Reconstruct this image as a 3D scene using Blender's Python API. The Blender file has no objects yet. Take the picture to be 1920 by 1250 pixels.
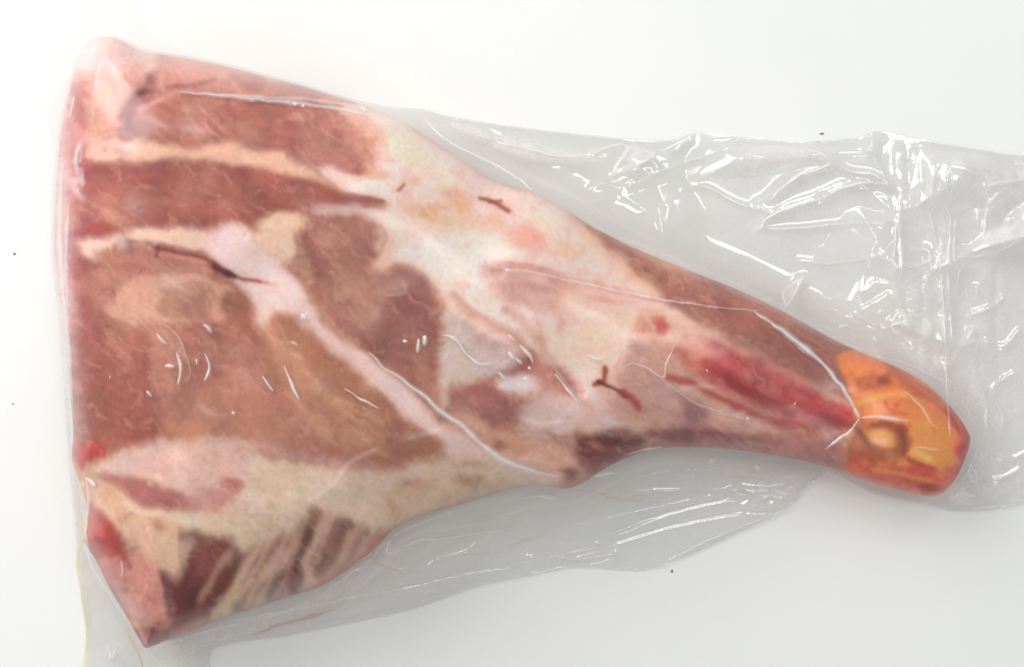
import bpy, math
import numpy as np

# ------------------------------------------------------------------ camera, world, lamps
S = 0.00025            # metres per unit of plan (one unit = one pixel of the photo at table level)
H = 2400.0             # camera height in the same units
CX, CY = 960.0, 625.0
scene = bpy.context.scene
COL = scene.collection

cam = bpy.data.cameras.new('camera')
cam.sensor_width = 36.0
cam.lens = 36.0 * H / 1920.0
cam.clip_start = 0.01
cam.clip_end = 50
camo = bpy.data.objects.new('camera', cam)
camo.location = (0, 0, H * S)
COL.objects.link(camo)
scene.camera = camo

world = bpy.data.worlds.new('World')
scene.world = world
world.use_nodes = True
wn, wl = world.node_tree.nodes, world.node_tree.links
wn.clear()
wo = wn.new('ShaderNodeOutputWorld'); wb = wn.new('ShaderNodeBackground')
wb.inputs[0].default_value = (0.985, 1.0, 0.99, 1); wb.inputs[1].default_value = 0.50
wl.new(wb.outputs[0], wo.inputs[0])

def area(name, loc, size, power, color=(1, 1, 1), target=(0, 0, 0), size_y=None):
    l = bpy.data.lights.new(name, 'AREA')
    l.energy = power; l.color = color
    l.size = size
    if size_y:
        l.shape = 'RECTANGLE'; l.size_y = size_y
    o = bpy.data.objects.new(name, l)
    o.location = loc
    d = [target[i] - loc[i] for i in range(3)]
    import mathutils
    o.rotation_euler = mathutils.Vector(d).to_track_quat('-Z', 'Y').to_euler()
    COL.objects.link(o)
    return o
# broad ceiling panel up and to the left, and rows of narrow ceiling tubes
area('ceiling_panel_lamp', (-0.98, 0.90, 0.68), 1.1, 21.0, (1.0, 0.995, 0.98), (-0.12, 0.10, 0))
for lx, ly, sx, sy, pw in [(0.32, 0.95, .05, .5, 1.3), (0.62, 0.36, .025, .30, .45), (0.50, 0.36, .025, .30, .45), (0.38, 0.36, .025, .30, .45), (-0.62, -0.05, .035, .30, .6), (0.35, -0.85, .35, .04, .8)]:
    area('ceiling_tube_lamp', (lx, ly, 1.3), sx, pw, (1.0, 0.975, 0.93), (0, 0, 0), sy)

scene.render.engine = 'CYCLES'
scene.cycles.transparent_max_bounces = 24
scene.view_settings.view_transform = 'Standard'
scene.view_settings.look = 'None'
scene.view_settings.exposure = 0.14
scene.view_settings.gamma = 1.0

# ------------------------------------------------------------------ plan canvas helpers
X0, X1, Y0, Y1, ST = -80.0, 2160.0, -60.0, 1440.0, 2.0
GX = np.arange(X0, X1 + 1, ST, dtype=np.float32)
GY = np.arange(Y0, Y1 + 1, ST, dtype=np.float32)
W, HH = len(GX), len(GY)
XX, YY = np.meshgrid(GX, GY)

_rng = np.random.RandomState(7)
_TAB = _rng.rand(8, 256, 256).astype(np.float32) * 2 - 1

def vnoise(x, y, seed=0, linear=False):
    xi = np.floor(x).astype(np.int32); yi = np.floor(y).astype(np.int32)
    fx = (x - xi).astype(np.float32); fy = (y - yi).astype(np.float32)
    T = _TAB[seed % 8]; o = (seed // 8) * 37
    a = T[(yi + o) & 255, (xi + o) & 255]; b = T[(yi + o) & 255, (xi + 1 + o) & 255]
    c = T[(yi + 1 + o) & 255, (xi + o) & 255]; d = T[(yi + 1 + o) & 255, (xi + 1 + o) & 255]
    if linear:      # two flat triangles a cell: crisp planar facets
        up = fx + fy < 1
        return np.where(up, a + (b - a) * fx + (c - a) * fy,
                        d + (c - d) * (1 - fx) + (b - d) * (1 - fy))
    fx = fx * fx * (3 - 2 * fx); fy = fy * fy * (3 - 2 * fy)
    return (a * (1 - fx) + b * fx) * (1 - fy) + (c * (1 - fx) + d * fx) * fy

def fbm(x, y, sc, seed=0, octv=4, gain=0.5):
    r = 0; am = 1.0; t = 0
    for k in range(octv):
        r = r + am * vnoise(x / sc * 2 ** k + 11.3 * k, y / sc * 2 ** k + 5.7 * k, seed + k)
        t += am; am *= gain
    return r / t

WX = fbm(XX, YY, 42, 0, 4, 0.6) * 1.0
WY = fbm(XX, YY, 42, 3, 4, 0.6) * 1.0
NF = fbm(XX, YY, 14, 5, 3, 0.65)          # fine mottling
NM = fbm(XX, YY, 70, 2, 4, 0.55)          # broad mottling

def smooth_poly(p, closed=True, n=5):
    p = np.array(p, dtype=np.float64); m = len(p); out = []
    rng_ = range(m) if closed else range(m - 1)
    for i in rng_:
        if closed:
            a, b, c, d = p[(i - 1) % m], p[i], p[(i + 1) % m], p[(i + 2) % m]
        else:
            a, b, c, d = p[max(i - 1, 0)], p[i], p[i + 1], p[min(i + 2, m - 1)]
        for k in range(n):
            t = k / n
            out.append(0.5 * ((2 * b) + (-a + c) * t + (2 * a - 5 * b + 4 * c - d) * t * t + (-a + 3 * b - 3 * c + d) * t ** 3))
    if not closed: out.append(p[-1])
    return np.array(out)

def seg_dist(x, y, P, closed):
    """unsigned distance, and inside flag when closed"""
    d2 = np.full(x.shape, 1e12, np.float32)
    ins = np.zeros(x.shape, bool)
    m = len(P)
    for i in range(m if closed else m - 1):
        ax, ay = P[i][:2]; bx, by = P[(i + 1) % m][:2]
        ex, ey = bx - ax, by - ay
        L = ex * ex + ey * ey
        if L < 1e-9: continue
        wx = x - ax; wy = y - ay
        t = np.clip((wx * ex + wy * ey) / L, 0, 1)
        dx = wx - ex * t; dy = wy - ey * t
        np.minimum(d2, dx * dx + dy * dy, out=d2)
        if closed and ay != by:
            c = (ay > y) != (by > y)
            ins ^= c & (x < (bx - ax) * (y - ay) / (by - ay) + ax)
    return np.sqrt(d2), ins

def sdf(P, x=None, y=None):
    if x is None: x, y = XX, YY
    d, i = seg_dist(x, y, P, True)
    return np.where(i, -d, d)

def sstep(a, b, v):
    t = np.clip((v - a) / (b - a), 0, 1)
    return t * t * (3 - 2 * t)

def lin(c):
    c = np.array(c, dtype=np.float32) / 255.0
    return np.where(c <= 0.04045, c / 12.92, ((c + 0.055) / 1.055) ** 2.4)

PAINT = np.zeros((HH, W, 3), np.float32) + lin((186, 132, 116))
RELIEF = np.zeros((HH, W), np.float32)
SEG = np.zeros((HH, W), np.int16)
SEGN = ['muscle']

def box(P, pad):
    x0 = max(int((P[:, 0].min() - pad - X0) / ST), 0); x1 = min(int((P[:, 0].max() + pad - X0) / ST) + 2, W)
    y0 = max(int((P[:, 1].min() - pad - Y0) / ST), 0); y1 = min(int((P[:, 1].max() + pad - Y0) / ST) + 2, HH)
    return slice(y0, y1), slice(x0, x1)

def fill(pts, col, soft=8, a=1.0, warp=12, dz=0, fib=None, mot=0.10, part=None, rag=7):
    soft = soft * 1.15 if rag == 7 else soft
    P = smooth_poly(pts) if len(pts) > 2 else np.array(pts, float)
    sl = box(P, soft + warp + 6)
    x = XX[sl] + WX[sl] * warp; y = YY[sl] + WY[sl] * warp
    d = sdf(P, x, y) + NF[sl] * rag
    al = sstep(soft, -soft, d)
    c = lin(col)[None, None, :] * (1 + mot * NF[sl] + mot * 0.9 * NM[sl])[..., None]
    if fib:
        an, am, sc = fib; an = math.radians(an)
        u = XX[sl] * math.cos(an) + YY[sl] * math.sin(an); v = -XX[sl] * math.sin(an) + YY[sl] * math.cos(an)
        f = fbm(u / 9, v + WX[sl] * 8, sc, 6, 3, 0.6)
        c = c * (1 + am * f)[..., None]
        if dz is not None: RELIEF[sl] += al * f * am * 3
    PAINT[sl] = PAINT[sl] * (1 - (al * a)[..., None]) + c * (al * a)[..., None]
    if dz: RELIEF[sl] += dz * sstep(soft + 6, -soft - 14, d)
    if part is not None:
        if part not in SEGN: SEGN.append(part)
        pass
        SEG[sl] = np.where(d < 0, len(SEGL), SEG[sl]); SEGL.append(part)
SEGL = ['muscle']

def stroke(pts, wd, col, soft=3, a=1.0, warp=5, dz=0, part=None):
    P = smooth_poly(pts, False)
    sl = box(P, wd + soft + warp + 4)
    x = XX[sl] + WX[sl] * warp; y = YY[sl] + WY[sl] * warp
    d, _ = seg_dist(x, y, P, False)
    d = d - wd * 0.5 * (1 + 0.5 * NF[sl]) 
    al = sstep(soft, -soft * 0.6, d)
    PAINT[sl] = PAINT[sl] * (1 - (al * a)[..., None]) + lin(col) * (al * a)[..., None]
    if dz: RELIEF[sl] += dz * sstep(soft + wd * 0.5, -wd * 0.5, d)
    if part is not None:
        SEG[sl] = np.where(d < 0, len(SEGL), SEG[sl]); SEGL.append(part)

def blob(x, y, rx, ry, col, a=0.6, ang=0, dz=0):
    P = np.array([[x - max(rx, ry) * 1.5, y - max(rx, ry) * 1.5], [x + max(rx, ry) * 1.5, y + max(rx, ry) * 1.5]])
    sl = box(P, 6)
    ca, sa = math.cos(math.radians(ang)), math.sin(math.radians(ang))
    dx = XX[sl] + WX[sl] * 7 - x; dy = YY[sl] + WY[sl] * 7 - y
    u = (dx * ca + dy * sa) / rx; v = (-dx * sa + dy * ca) / ry
    al = sstep(1.25, 0.35, np.sqrt(u * u + v * v) + 0.18 * NF[sl]) * a
    PAINT[sl] = PAINT[sl] * (1 - al[..., None]) + lin(col) * al[..., None]
    if dz: RELIEF[sl] += dz * al / a

# ------------------------------------------------------------------ the joint of meat: outline
LEG = [(162,88),(178,74),(205,70),(235,80),(265,97),(300,102),(350,110),(430,126),(500,145),(560,160),(620,178),(694,202),
 (750,226),(808,262),(879,310),(930,342),(1000,362),(1060,392),(1110,425),(1190,465),(1300,510),(1400,550),(1480,590),
 (1560,635),(1620,663),(1690,692),(1740,722),(1780,760),(1810,800),(1819,828),(1805,870),(1785,905),(1752,930),(1700,921),
 (1650,908),(1600,893),(1550,875),(1480,858),(1400,845),(1320,838),(1240,840),(1180,855),(1130,880),(1095,903),(1060,915),
 (1000,908),(940,920),(860,945),(780,970),(740,990),(700,1030),(650,1068),(600,1098),(540,1117),(450,1146),(380,1172),
 (310,1200),(275,1214),(260,1195),(235,1150),(205,1100),(180,1050),(157,1012),(163,985),(164,950),(150,905),(135,862),
 (137,800),(128,720),(116,600),(105,500),(102,430),(106,340),(114,250),(128,180),(145,120)]
LEGP = smooth_poly(LEG, True, 4)
LEGD = sdf(LEGP)

# ---- flesh colours, laid in region by region (soft ragged borders, own relief)
F = fill
# upper flap
F([(120,130),(180,60),(280,90),(285,190),(240,280),(120,320),(100,250)], (206,150,138), 14, mot=.12, fib=(80,.16,10))
F([(262,95),(420,120),(640,175),(640,215),(480,195),(340,178),(270,160)], (188,128,116), 10, dz=6, fib=(12,.10,9), part='muscle')
F([(145,95),(185,66),(240,80),(262,100),(235,135),(190,128),(150,140)], (226,186,174), 16, a=.85, mot=.05, part='fat')  # pale corner highlight painted into the fat colour
F([(262,92),(288,100),(290,150),(276,156),(264,140)], (214,176,164), 7, a=.8)
F([(132,165),(160,150),(168,200),(160,245),(138,240),(122,220)], (168,90,80), 9, a=.8)
F([(165,215),(200,160),(232,150),(228,230),(205,270),(175,280)], (204,146,128), 8, a=.7, fib=(88,.2,9))
F([(245,205),(290,182),(350,174),(450,180),(560,194),(640,206),(690,235),(712,290),(700,335),(610,318),(545,292),(490,292),(440,266),(380,272),(330,276),(290,266),(242,262)], (170,103,90), 8, dz=10, fib=(20,.10,10), mot=.12, part='muscle')
F([(560,205),(640,212),(700,245),(705,320),(640,318),(570,296)], (192,128,112), 18, a=.75)
stroke([(286,152),(266,186),(246,206),(238,232),(234,262)], 24, (146,88,84), 9, a=.9, dz=-6)
stroke([(272,176),(250,204),(240,224)], 12, (120,62,68), 8, a=.8, dz=-4)
stroke([(262,190),(300,176),(345,165),(400,152),(440,140)], 12, (156,90,82), 7, a=.9, dz=-5)
stroke([(262,206),(290,190),(335,172),(360,170)], 4, (222,166,150), 4, a=.7, dz=2)
stroke([(400,152),(440,138),(470,134)], 8, (212,164,152), 6, a=.6)
F([(330,108),(420,124),(520,150),(430,160),(350,160)], (204,150,138), 12, a=.5)
blob(492,278,26,13,(140,74,72),.8,20); blob(430,215,30,22,(156,88,80),.55); blob(375,190,40,12,(178,112,98),.6)
blob(560,222,22,10,(200,140,130),.6); blob(640,250,30,16,(176,104,92),.6)
# band of fat 1
F([(150,292),(205,272),(245,264),(300,270),(350,280),(400,272),(440,264),(480,282),(525,290),(560,308),(590,330),(625,352),(560,335),(500,318),(420,306),(340,301),(250,303),(155,308)], (220,168,144), 10, dz=7, mot=.16, part='fat')
F([(165,268),(240,262),(245,292),(165,300)], (214,170,156), 9, a=.6)
# muscle 2
F([(140,312),(250,304),(340,303),(430,308),(520,322),(575,338),(640,352),(700,368),(722,386),(690,396),(640,388),(590,402),(560,410),(510,412),(480,434),(440,424),(400,432),(330,432),(250,432),(165,450),(140,420)], (166,94,80), 7, dz=12, mot=.14, fib=(85,.13,16), part='muscle')
F([(155,395),(200,385),(245,410),(240,440),(165,452)], (162,66,48), 9, a=.7)
F([(190,395),(240,405),(252,436),(215,428)], (196,140,122), 5, a=.55)
blob(350,360,30,50,(186,118,104),.5,8); blob(300,340,40,26,(160,80,64),.5); blob(480,370,28,40,(150,84,76),.5,10); blob(420,395,20,26,(182,112,100),.6)
blob(570,372,55,22,(176,110,98),.6,10); blob(540,345,26,10,(158,84,78),.6,10); blob(225,335,40,16,(172,96,84),.6)
# left cut side
F([(100,250),(150,240),(156,420),(160,560),(150,700),(140,860),(110,860),(95,430)], (190,124,122), 9, a=.9, fib=(90,.16,12))
F([(112,330),(128,330),(124,600),(134,760),(124,760),(106,560)], (212,176,174), 6, a=.7)  # pale strip of film reflection painted onto the flesh
F([(142,300),(172,300),(190,420),(196,560),(186,640),(160,760),(140,770),(150,600),(148,430)], (164,84,84), 12, a=.75, warp=16, fib=(86,.2,8))
stroke([(150,330),(140,350),(150,370)], 9, (222,190,186), 6, a=.8); stroke([(160,272),(150,300),(152,330)], 6, (170,90,90), 5, a=.7)
# big lower muscle
F([(150,470),(185,478),(240,462),(300,476),(400,500),(450,540),(480,600),(500,604),(545,586),(600,630),(700,730),(800,800),(838,822),(830,856),(760,876),(640,876),(520,846),(420,838),(330,826),(200,856),(138,850),(138,700),(150,600)], (172,110,92), 7, mot=.13, fib=(50,.11,14), dz=8, part='muscle')
F([(140,600),(200,590),(240,640),(290,650),(300,760),(290,830),(180,850),(138,840)], (156,84,70), 22, a=.75, fib=(75,.12,12))
F([(150,500),(195,500),(215,560),(180,640),(150,620)], (160,88,84), 16, a=.7)
F([(230,465),(300,474),(395,500),(402,526),(360,521),(300,515),(248,526),(200,540),(185,500)], (176,116,100), 9, a=.9)
F([(200,575),(245,526),(300,514),(350,518),(400,530),(432,540),(438,575),(410,604),(340,602),(290,604),(235,600)], (202,148,128), 5, rag=4, dz=2)
F([(304,536),(350,530),(400,540),(398,575),(380,598),(305,590),(298,565)], (172,112,90), 5, rag=4)
F([(418,546),(450,550),(472,578),(455,592),(420,584)], (160,106,84), 5)
F([(400,600),(470,590),(485,630),(480,650),(420,640),(395,620)], (172,106,86), 8, a=.8)
F([(300,600),(330,640),(330,720),(310,760),(290,720),(288,640)], (186,124,104), 6, a=.6)
F([(500,606),(560,590),(620,650),(720,745),(820,810),(830,850),(720,868),(640,850),(560,770),(500,690)], (172,114,86), 10, a=.9, fib=(42,.12,14))
stroke([(490,600),(520,640),(570,690),(620,740),(690,790),(780,830)], 16, (204,154,120), 14, a=.45)  # soft sheen painted as a paler band along the muscle
stroke([(500,620),(540,700),(560,760),(620,820)], 20, (192,136,112), 16, a=.55)
F([(385,640),(480,660),(500,740),(420,740),(390,700)], (190,132,108), 18, a=.5)
F([(300,760),(420,745),(520,780),(600,850),(420,836),(320,825)], (184,126,100), 18, a=.55)
F([(640,760),(700,760),(800,808),(828,826),(824,850),(710,866),(650,850),(620,810)], (176,118,92), 4, a=.9, rag=2)
stroke([(800,802),(828,822),(824,852),(760,864)], 6, (206,142,100), 4, a=.7)
stroke([(210,640),(240,680),(222,700)], 10, (186,122,112), 8, a=.5); stroke([(155,600),(170,650),(150,720)], 12, (176,104,108), 8, a=.5)
# cream fat mass, upper and middle
F([(600,318),(690,330),(700,290),(680,240),(640,205),(700,200),(760,225),(850,285),(940,345),(1010,362),(1110,420),(1180,470),(1250,560),(1330,640),(1300,700),(1320,760),(1240,820),(1100,830),(1040,790),(1080,720),(990,660),(940,640),(900,625),(865,600),(830,600),(826,560),(790,515),(745,498),(702,505),(712,460),(705,425),(660,398),(600,400),(620,385),(690,398),(722,386),(690,366),(640,350)], (238,202,184), 12, mot=.07, dz=4, part='fat')
F([(600,318),(690,338),(705,300),(760,320),(740,350),(690,362),(640,350)], (236,206,190), 8, a=.9, mot=.03)
F([(645,380),(700,392),(690,405),(620,400)], (208,184,180), 8, a=.7)
F([(720,250),(800,285),(860,330),(840,350),(760,310),(720,290)], (236,214,186), 16, a=.7)
F([(860,330),(930,350),(980,372),(960,400),(900,370)], (232,186,170), 14, a=.7)
F([(640,215),(700,225),(725,280),(705,320),(668,300)], (212,152,132), 14, a=.65)
blob(710,330,28,14,(212,156,120),.55); blob(800,398,34,20,(208,160,112),.6,20); blob(860,372,34,22,(214,162,124),.6,30)
blob(770,340,20,12,(220,160,120),.5); blob(850,420,50,20,(226,184,140),.6); blob(920,420,40,24,(226,178,140),.6)
blob(780,430,60,26,(234,200,176),.6); blob(990,448,46,32,(226,158,136),.75,20); blob(1005,446,10,8,(206,120,104),.6)
blob(730,300,10,5,(196,120,90),.6); blob(700,262,12,5,(206,130,104),.7)
blob(1060,470,40,24,(230,186,146),.6); blob(1100,440,30,16,(220,170,140),.6,40)
F([(820,450),(920,436),(938,480),(925,510),(890,560),(862,520),(800,500),(760,470)], (240,218,202), 22, a=.85, mot=.03, dz=5)
F([(902,500),(960,490),(1040,516),(1070,545),(1050,580),(1000,590),(945,560),(915,530)], (196,140,130), 14, a=.75, fib=(15,.08,10))
F([(1040,520),(1150,545),(1180,580),(1100,580),(1050,610),(1030,570)], (208,148,136), 14, a=.55)
stroke([(925,492),(1000,505),(1100,530),(1190,552),(1260,575)], 7, (206,142,132), 6, a=.7, dz=-3)
F([(1045,560),(1120,540),(1230,600),(1240,660),(1160,690),(1080,660)], (230,190,164), 18, a=.7)
stroke([(855,556),(885,585),(920,605),(965,632),(1000,668),(1020,700)], 10, (188,122,92), 7, a=.75, dz=-4)
stroke([(952,582),(990,612),(1020,650),(1050,700),(1090,740)], 8, (194,134,104), 7, a=.65, dz=-5)
stroke([(1005,600),(1018,630),(1024,660)], 7, (196,142,110), 6, a=.5)
F([(1030,640),(1100,650),(1160,690),(1180,740),(1110,700),(1060,690)], (228,196,170), 14, a=.6)
F([(1195,600),(1240,590),(1275,625),(1240,640),(1205,630)], (196,92,76), 14, a=.7); blob(1238,612,16,18,(186,62,52),.85)
# shoulder muscle
F([(575,425),(612,402),(660,400),(704,424),(712,470),(704,502),(760,500),(800,520),(826,570),(832,620),(829,760),(790,745),(740,710),(690,668),(640,610),(600,575),(570,540),(548,495),(560,450)], (174,116,100), 14, mot=.13, dz=9, fib=(60,.12,16), part='muscle')
F([(720,505),(790,520),(822,580),(828,758),(780,738),(700,670),(700,600),(735,560)], (152,92,84), 18, a=.65)
F([(560,440),(600,470),(640,560),(690,640),(650,620),(600,575),(560,530)], (158,96,88), 14, a=.65)
blob(742,522,24,26,(142,78,76),.7); blob(775,560,30,30,(150,86,80),.5); blob(655,440,44,30,(186,128,112),.6); blob(707,565,8,6,(140,66,46),.9)
F([(700,420),(735,440),(730,500),(705,500)], (214,166,148), 12, a=.6)
stroke([(826,600),(824,690),(826,760)], 7, (186,124,100), 4, a=.9)
F([(832,606),(870,604),(900,626),(940,640),(985,656),(962,690),(905,716),(858,722),(842,756),(829,762)], (210,186,172), 7, mot=.08, part='membrane', dz=3)
F([(880,620),(930,630),(980,655),(950,665),(900,650)], (200,160,150), 10, a=.6)
F([(898,717),(960,684),(1000,648),(1008,678),(965,706),(930,716)], (164,92,88), 5)
F([(848,728),(900,720),(960,730),(994,746),(980,782),(930,792),(880,772),(845,752)], (166,106,98), 6, dz=5, part='muscle')
F([(935,706),(1000,700),(1020,722),(990,732),(945,728)], (220,200,192), 6)
F([(985,755),(1045,728),(1084,748),(1096,790),(1060,806),(1000,806),(974,784)], (212,180,170), 18, a=.85, mot=.08, dz=6, part='membrane')
F([(1000,660),(1040,690),(1075,730),(1040,735),(1000,720)], (200,140,126), 9, a=.8)
# lower middle
F([(840,775),(920,800),(1000,812),(1060,812),(1100,800),(1100,890),(1060,912),(1000,908),(940,885),(870,835)], (206,156,134), 9, fib=(20,.08,12), part='muscle')
F([(905,818),(960,815),(1040,832),(1075,860),(1050,885),(980,870)], (212,162,140), 10, a=.8)
blob(932,832,16,12,(156,84,70),.8); blob(1000,812,40,10,(214,176,160),.7,10); blob(940,800,40,10,(186,120,104),.6,15)
blob(1060,895,26,16,(150,58,58),.85); blob(1075,885,14,10,(120,40,46),.7)
# white membrane running down the middle
F([(152,452),(200,446),(240,438),(258,428),(330,426),(400,432),(422,428),(448,418),(470,436),(478,452),(520,484),(552,518),(578,560),(604,598),(640,632),(690,662),(735,700),(800,762),(870,815),(940,852),(1046,888),(1050,902),(980,900),(900,872),(850,862),(832,822),(790,795),(744,765),(696,715),(650,670),(600,628),(570,602),(545,584),(508,588),(502,612),(482,604),(474,570),(448,530),(420,504),(398,478),(360,462),(300,455),(245,450),(186,466),(172,490),(158,472)], (224,190,176), 8, mot=.08, dz=11, part='fat')
F([(400,440),(450,430),(480,455),(545,520),(560,560),(520,575),(470,550),(430,500)], (226,196,186), 14, a=.7, mot=.12, fib=(50,.1,8))
F([(560,585),(640,640),(700,690),(690,705),(640,665),(580,615)], (208,166,160), 8, a=.6, mot=.06)
F([(472,450),(500,412),(540,402),(578,418),(556,440),(548,492),(518,482)], (226,190,162), 10, dz=6, mot=.12, part='fat')
F([(556,440),(572,470),(590,530),(560,500)], (196,150,124), 7, a=.7)
F([(245,436),(330,430),(392,440),(395,462),(330,456),(250,450)], (224,184,156), 6, a=.8)
stroke([(300,466),(345,476),(388,486),(412,502),(436,514),(462,524),(486,527)], 4.5, (124,46,38), 4, dz=-3, warp=4)
stroke([(405,502),(420,511),(436,517)], 10, (104,34,32), 4, dz=-4, warp=2, part='blood_vessel')
stroke([(286,462),(300,466),(294,478)], 4, (126,48,40), 3, warp=3); stroke([(404,505),(402,524)], 4, (126,72,66), 4, warp=2)
stroke([(240,452),(244,470)], 10, (150,98,94), 7, a=.6); stroke([(455,522),(500,528),(520,534)], 3, (190,110,104), 4, a=.8)
stroke([(655,362),(680,370),(714,377)], 6, (146,86,84), 4, warp=3, part='blood_vessel'); stroke([(746,358),(757,347)], 4, (160,92,76), 3, a=.8)
stroke([(900,374),(922,376),(934,384),(952,396)], 5, (150,76,66), 4, warp=4, part='blood_vessel'); stroke([(918,380),(940,378)], 3, (140,70,66), 3)
stroke([(1134,690),(1131,712),(1116,720)], 8, (150,44,30), 4, dz=2, warp=3, part='blood_clot'); stroke([(1126,715),(1150,728),(1172,742)], 6, (108,34,38), 4, dz=2, warp=3)
stroke([(1170,738),(1186,750),(1196,762)], 16, (154,42,34), 6, dz=2, warp=6, part='blood_clot')
# fat mass at the bottom
F([(178,862),(230,845),(330,826),(420,822),(520,842),(600,868),(700,880),(760,874),(835,858),(880,850),(960,880),(1030,905),(940,925),(780,972),(735,998),(690,1000),(600,960),(540,1020),(440,1040),(340,1000),(250,970),(190,920)], (212,184,160), 12, mot=.12, dz=8, part='fat')
F([(195,866),(235,848),(330,828),(450,832),(480,880),(478,925),(440,962),(400,966),(350,956),(290,905),(200,892)], (208,164,152), 16, a=.85, mot=.08)
F([(470,880),(560,872),(640,900),(720,940),(730,985),(640,970),(560,960),(500,990),(440,1015),(380,1000),(300,985),(340,968),(430,950)], (216,190,162), 16, a=.8, mot=.14)
F([(440,846),(560,866),(660,880),(560,860),(470,836)], (188,132,122), 12, a=.6); F([(480,826),(620,858),(700,876),(640,882),(520,862)], (190,134,124), 12, a=.7)
F([(740,920),(850,900),(960,905),(860,940),(780,966),(745,985)], (206,170,142), 12, a=.75)
blob(775,905,30,14,(192,134,116),.6); blob(880,900,40,16,(190,138,110),.6); blob(735,950,6,26,(196,146,100),.7,-15); blob(680,930,30,16,(206,194,164),.6)
F([(184,888),(250,891),(300,908),(345,938),(380,946),(350,958),(300,962),(262,954),(225,925)], (170,108,100), 8, dz=3, part='muscle', fib=(25,.08,8))
F([(350,930),(395,922),(440,935),(400,962),(356,960)], (200,146,138), 7, a=.8)
F([(418,900),(462,898),(458,920),(440,928)], (184,112,102), 4); F([(395,925),(440,930),(410,962),(396,950)], (196,136,122), 5, a=.8)
blob(348,880,5,5,(172,120,120),.8); blob(230,870,30,12,(206,176,166),.6)
F([(164,908),(212,912),(250,962),(332,976),(348,1012),(345,1060),(330,1084),(290,1064),(270,1040),(240,1020),(212,990),(166,948)], (208,164,138), 7, fib=(60,.1,10), dz=5, part='fat')
stroke([(222,975),(250,962)], 4, (140,90,76), 4, a=.7); blob(300,985,20,9,(166,110,92),.55,30); blob(200,925,14,26,(196,140,104),.5)
blob(330,1020,22,12,(214,180,150),.6); blob(345,1050,7,14,(120,70,70),.6)
F([(130,830),(190,832),(205,850),(180,870),(160,862),(150,880),(135,868)], (168,58,42), 8, fib=(75,.2,8))
F([(132,862),(160,868),(172,905),(162,950),(150,905)], (204,134,84), 7, a=.85)
F([(164,946),(188,964),(214,990),(230,1020),(245,1064),(215,1056),(180,1046),(153,1010),(164,992)], (176,60,44), 9, part='muscle', fib=(60,.15,8))
F([(165,950),(190,966),(232,1020),(246,1060),(226,1040),(190,990)], (140,50,42), 7, a=.6)
F([(186,1040),(245,1046),(288,1052),(300,1075),(306,1100),(316,1140),(318,1172),(300,1176),(284,1166),(262,1152),(240,1144),(222,1118),(200,1085)], (204,136,122), 7, dz=9, fib=(30,.12,10), mot=.12, part='muscle')
F([(160,1015),(200,1030),(225,1060),(210,1095),(180,1050)], (206,92,78), 10, a=.7)
stroke([(198,1070),(215,1085),(240,1085)], 5, (186,92,90), 6, a=.7); stroke([(200,1098),(225,1106),(240,1100)], 4, (176,92,90), 5, a=.6)
F([(342,990),(400,1008),(446,1030),(448,1070),(405,1145),(360,1170),(268,1200),(250,1176),(300,1180),(322,1168),(314,1110),(302,1078),(330,1086),(352,1050)], (128,58,48), 7, fib=(115,.30,8), dz=-5, mot=.15, part='muscle')
F([(350,992),(400,1010),(440,1030),(420,1080),(380,1080),(362,1040)], (146,88,72), 10, a=.7, fib=(115,.2,7))
blob(350,1120,26,40,(108,44,40),.6,15); blob(316,1110,7,34,(110,60,60),.6,-8)
F([(338,1020),(364,1005),(358,1045),(346,1066)], (204,168,150), 7, a=.8)
F([(300,985),(345,1000),(350,1040),(330,1060),(300,1040)], (210,172,144), 12, a=.6)
F([(430,1040),(540,1000),(600,955),(700,995),(735,990),(700,1030),(600,1098),(540,1117),(400,1165),(440,1090)], (192,150,134), 9, mot=.14, fib=(118,.42,7), part='muscle')
for a_, b_, w_, c_ in [((430,1036),(372,1122),6,(204,158,136)),((470,1044),(408,1152),9,(204,170,138)),((425,1150),(446,1112),9,(204,180,140)),
      ((448,1040),(404,1128),15,(122,66,48)),((528,1004),(482,1078),9,(140,98,78)),((486,1094),(446,1136),15,(116,78,66)),
      ((592,956),(566,1020),15,(138,96,76)),((580,1000),(548,1078),14,(122,76,60)),((562,1066),(552,1106),17,(104,58,64)),((650,980),(600,1072),19,(128,86,66)),
      ((634,976),(604,1036),9,(152,104,84)),((524,1078),(504,1116),13,(118,82,70)),((690,992),(622,1076),9,(156,104,86)),((540,1080),(530,1112),10,(150,84,84)),
      ((610,960),(574,1060),6,(204,166,148)),((668,990),(612,1086),6,(196,150,132)),((500,1060),(462,1126),7,(208,176,146)),((556,1010),(516,1080),8,(200,158,140))]:
    stroke([a_, ((a_[0]+b_[0])/2+4, (a_[1]+b_[1])/2-3), b_], w_, c_, 7, a=.8, warp=8, dz=-3 if sum(c_) < 300 else 2)
stroke([(712,992),(690,1030),(640,1070),(590,1102)], 8, (190,120,112), 5, a=.8); stroke([(745,988),(705,1012),(690,1035)], 7, (186,84,70), 5, a=.7)
F([(255,1178),(300,1180),(312,1196),(276,1216),(262,1200)], (142,38,24), 6); stroke([(258,1170),(280,1190),(276,1214)], 6, (204,120,70), 5, a=.7)
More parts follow.
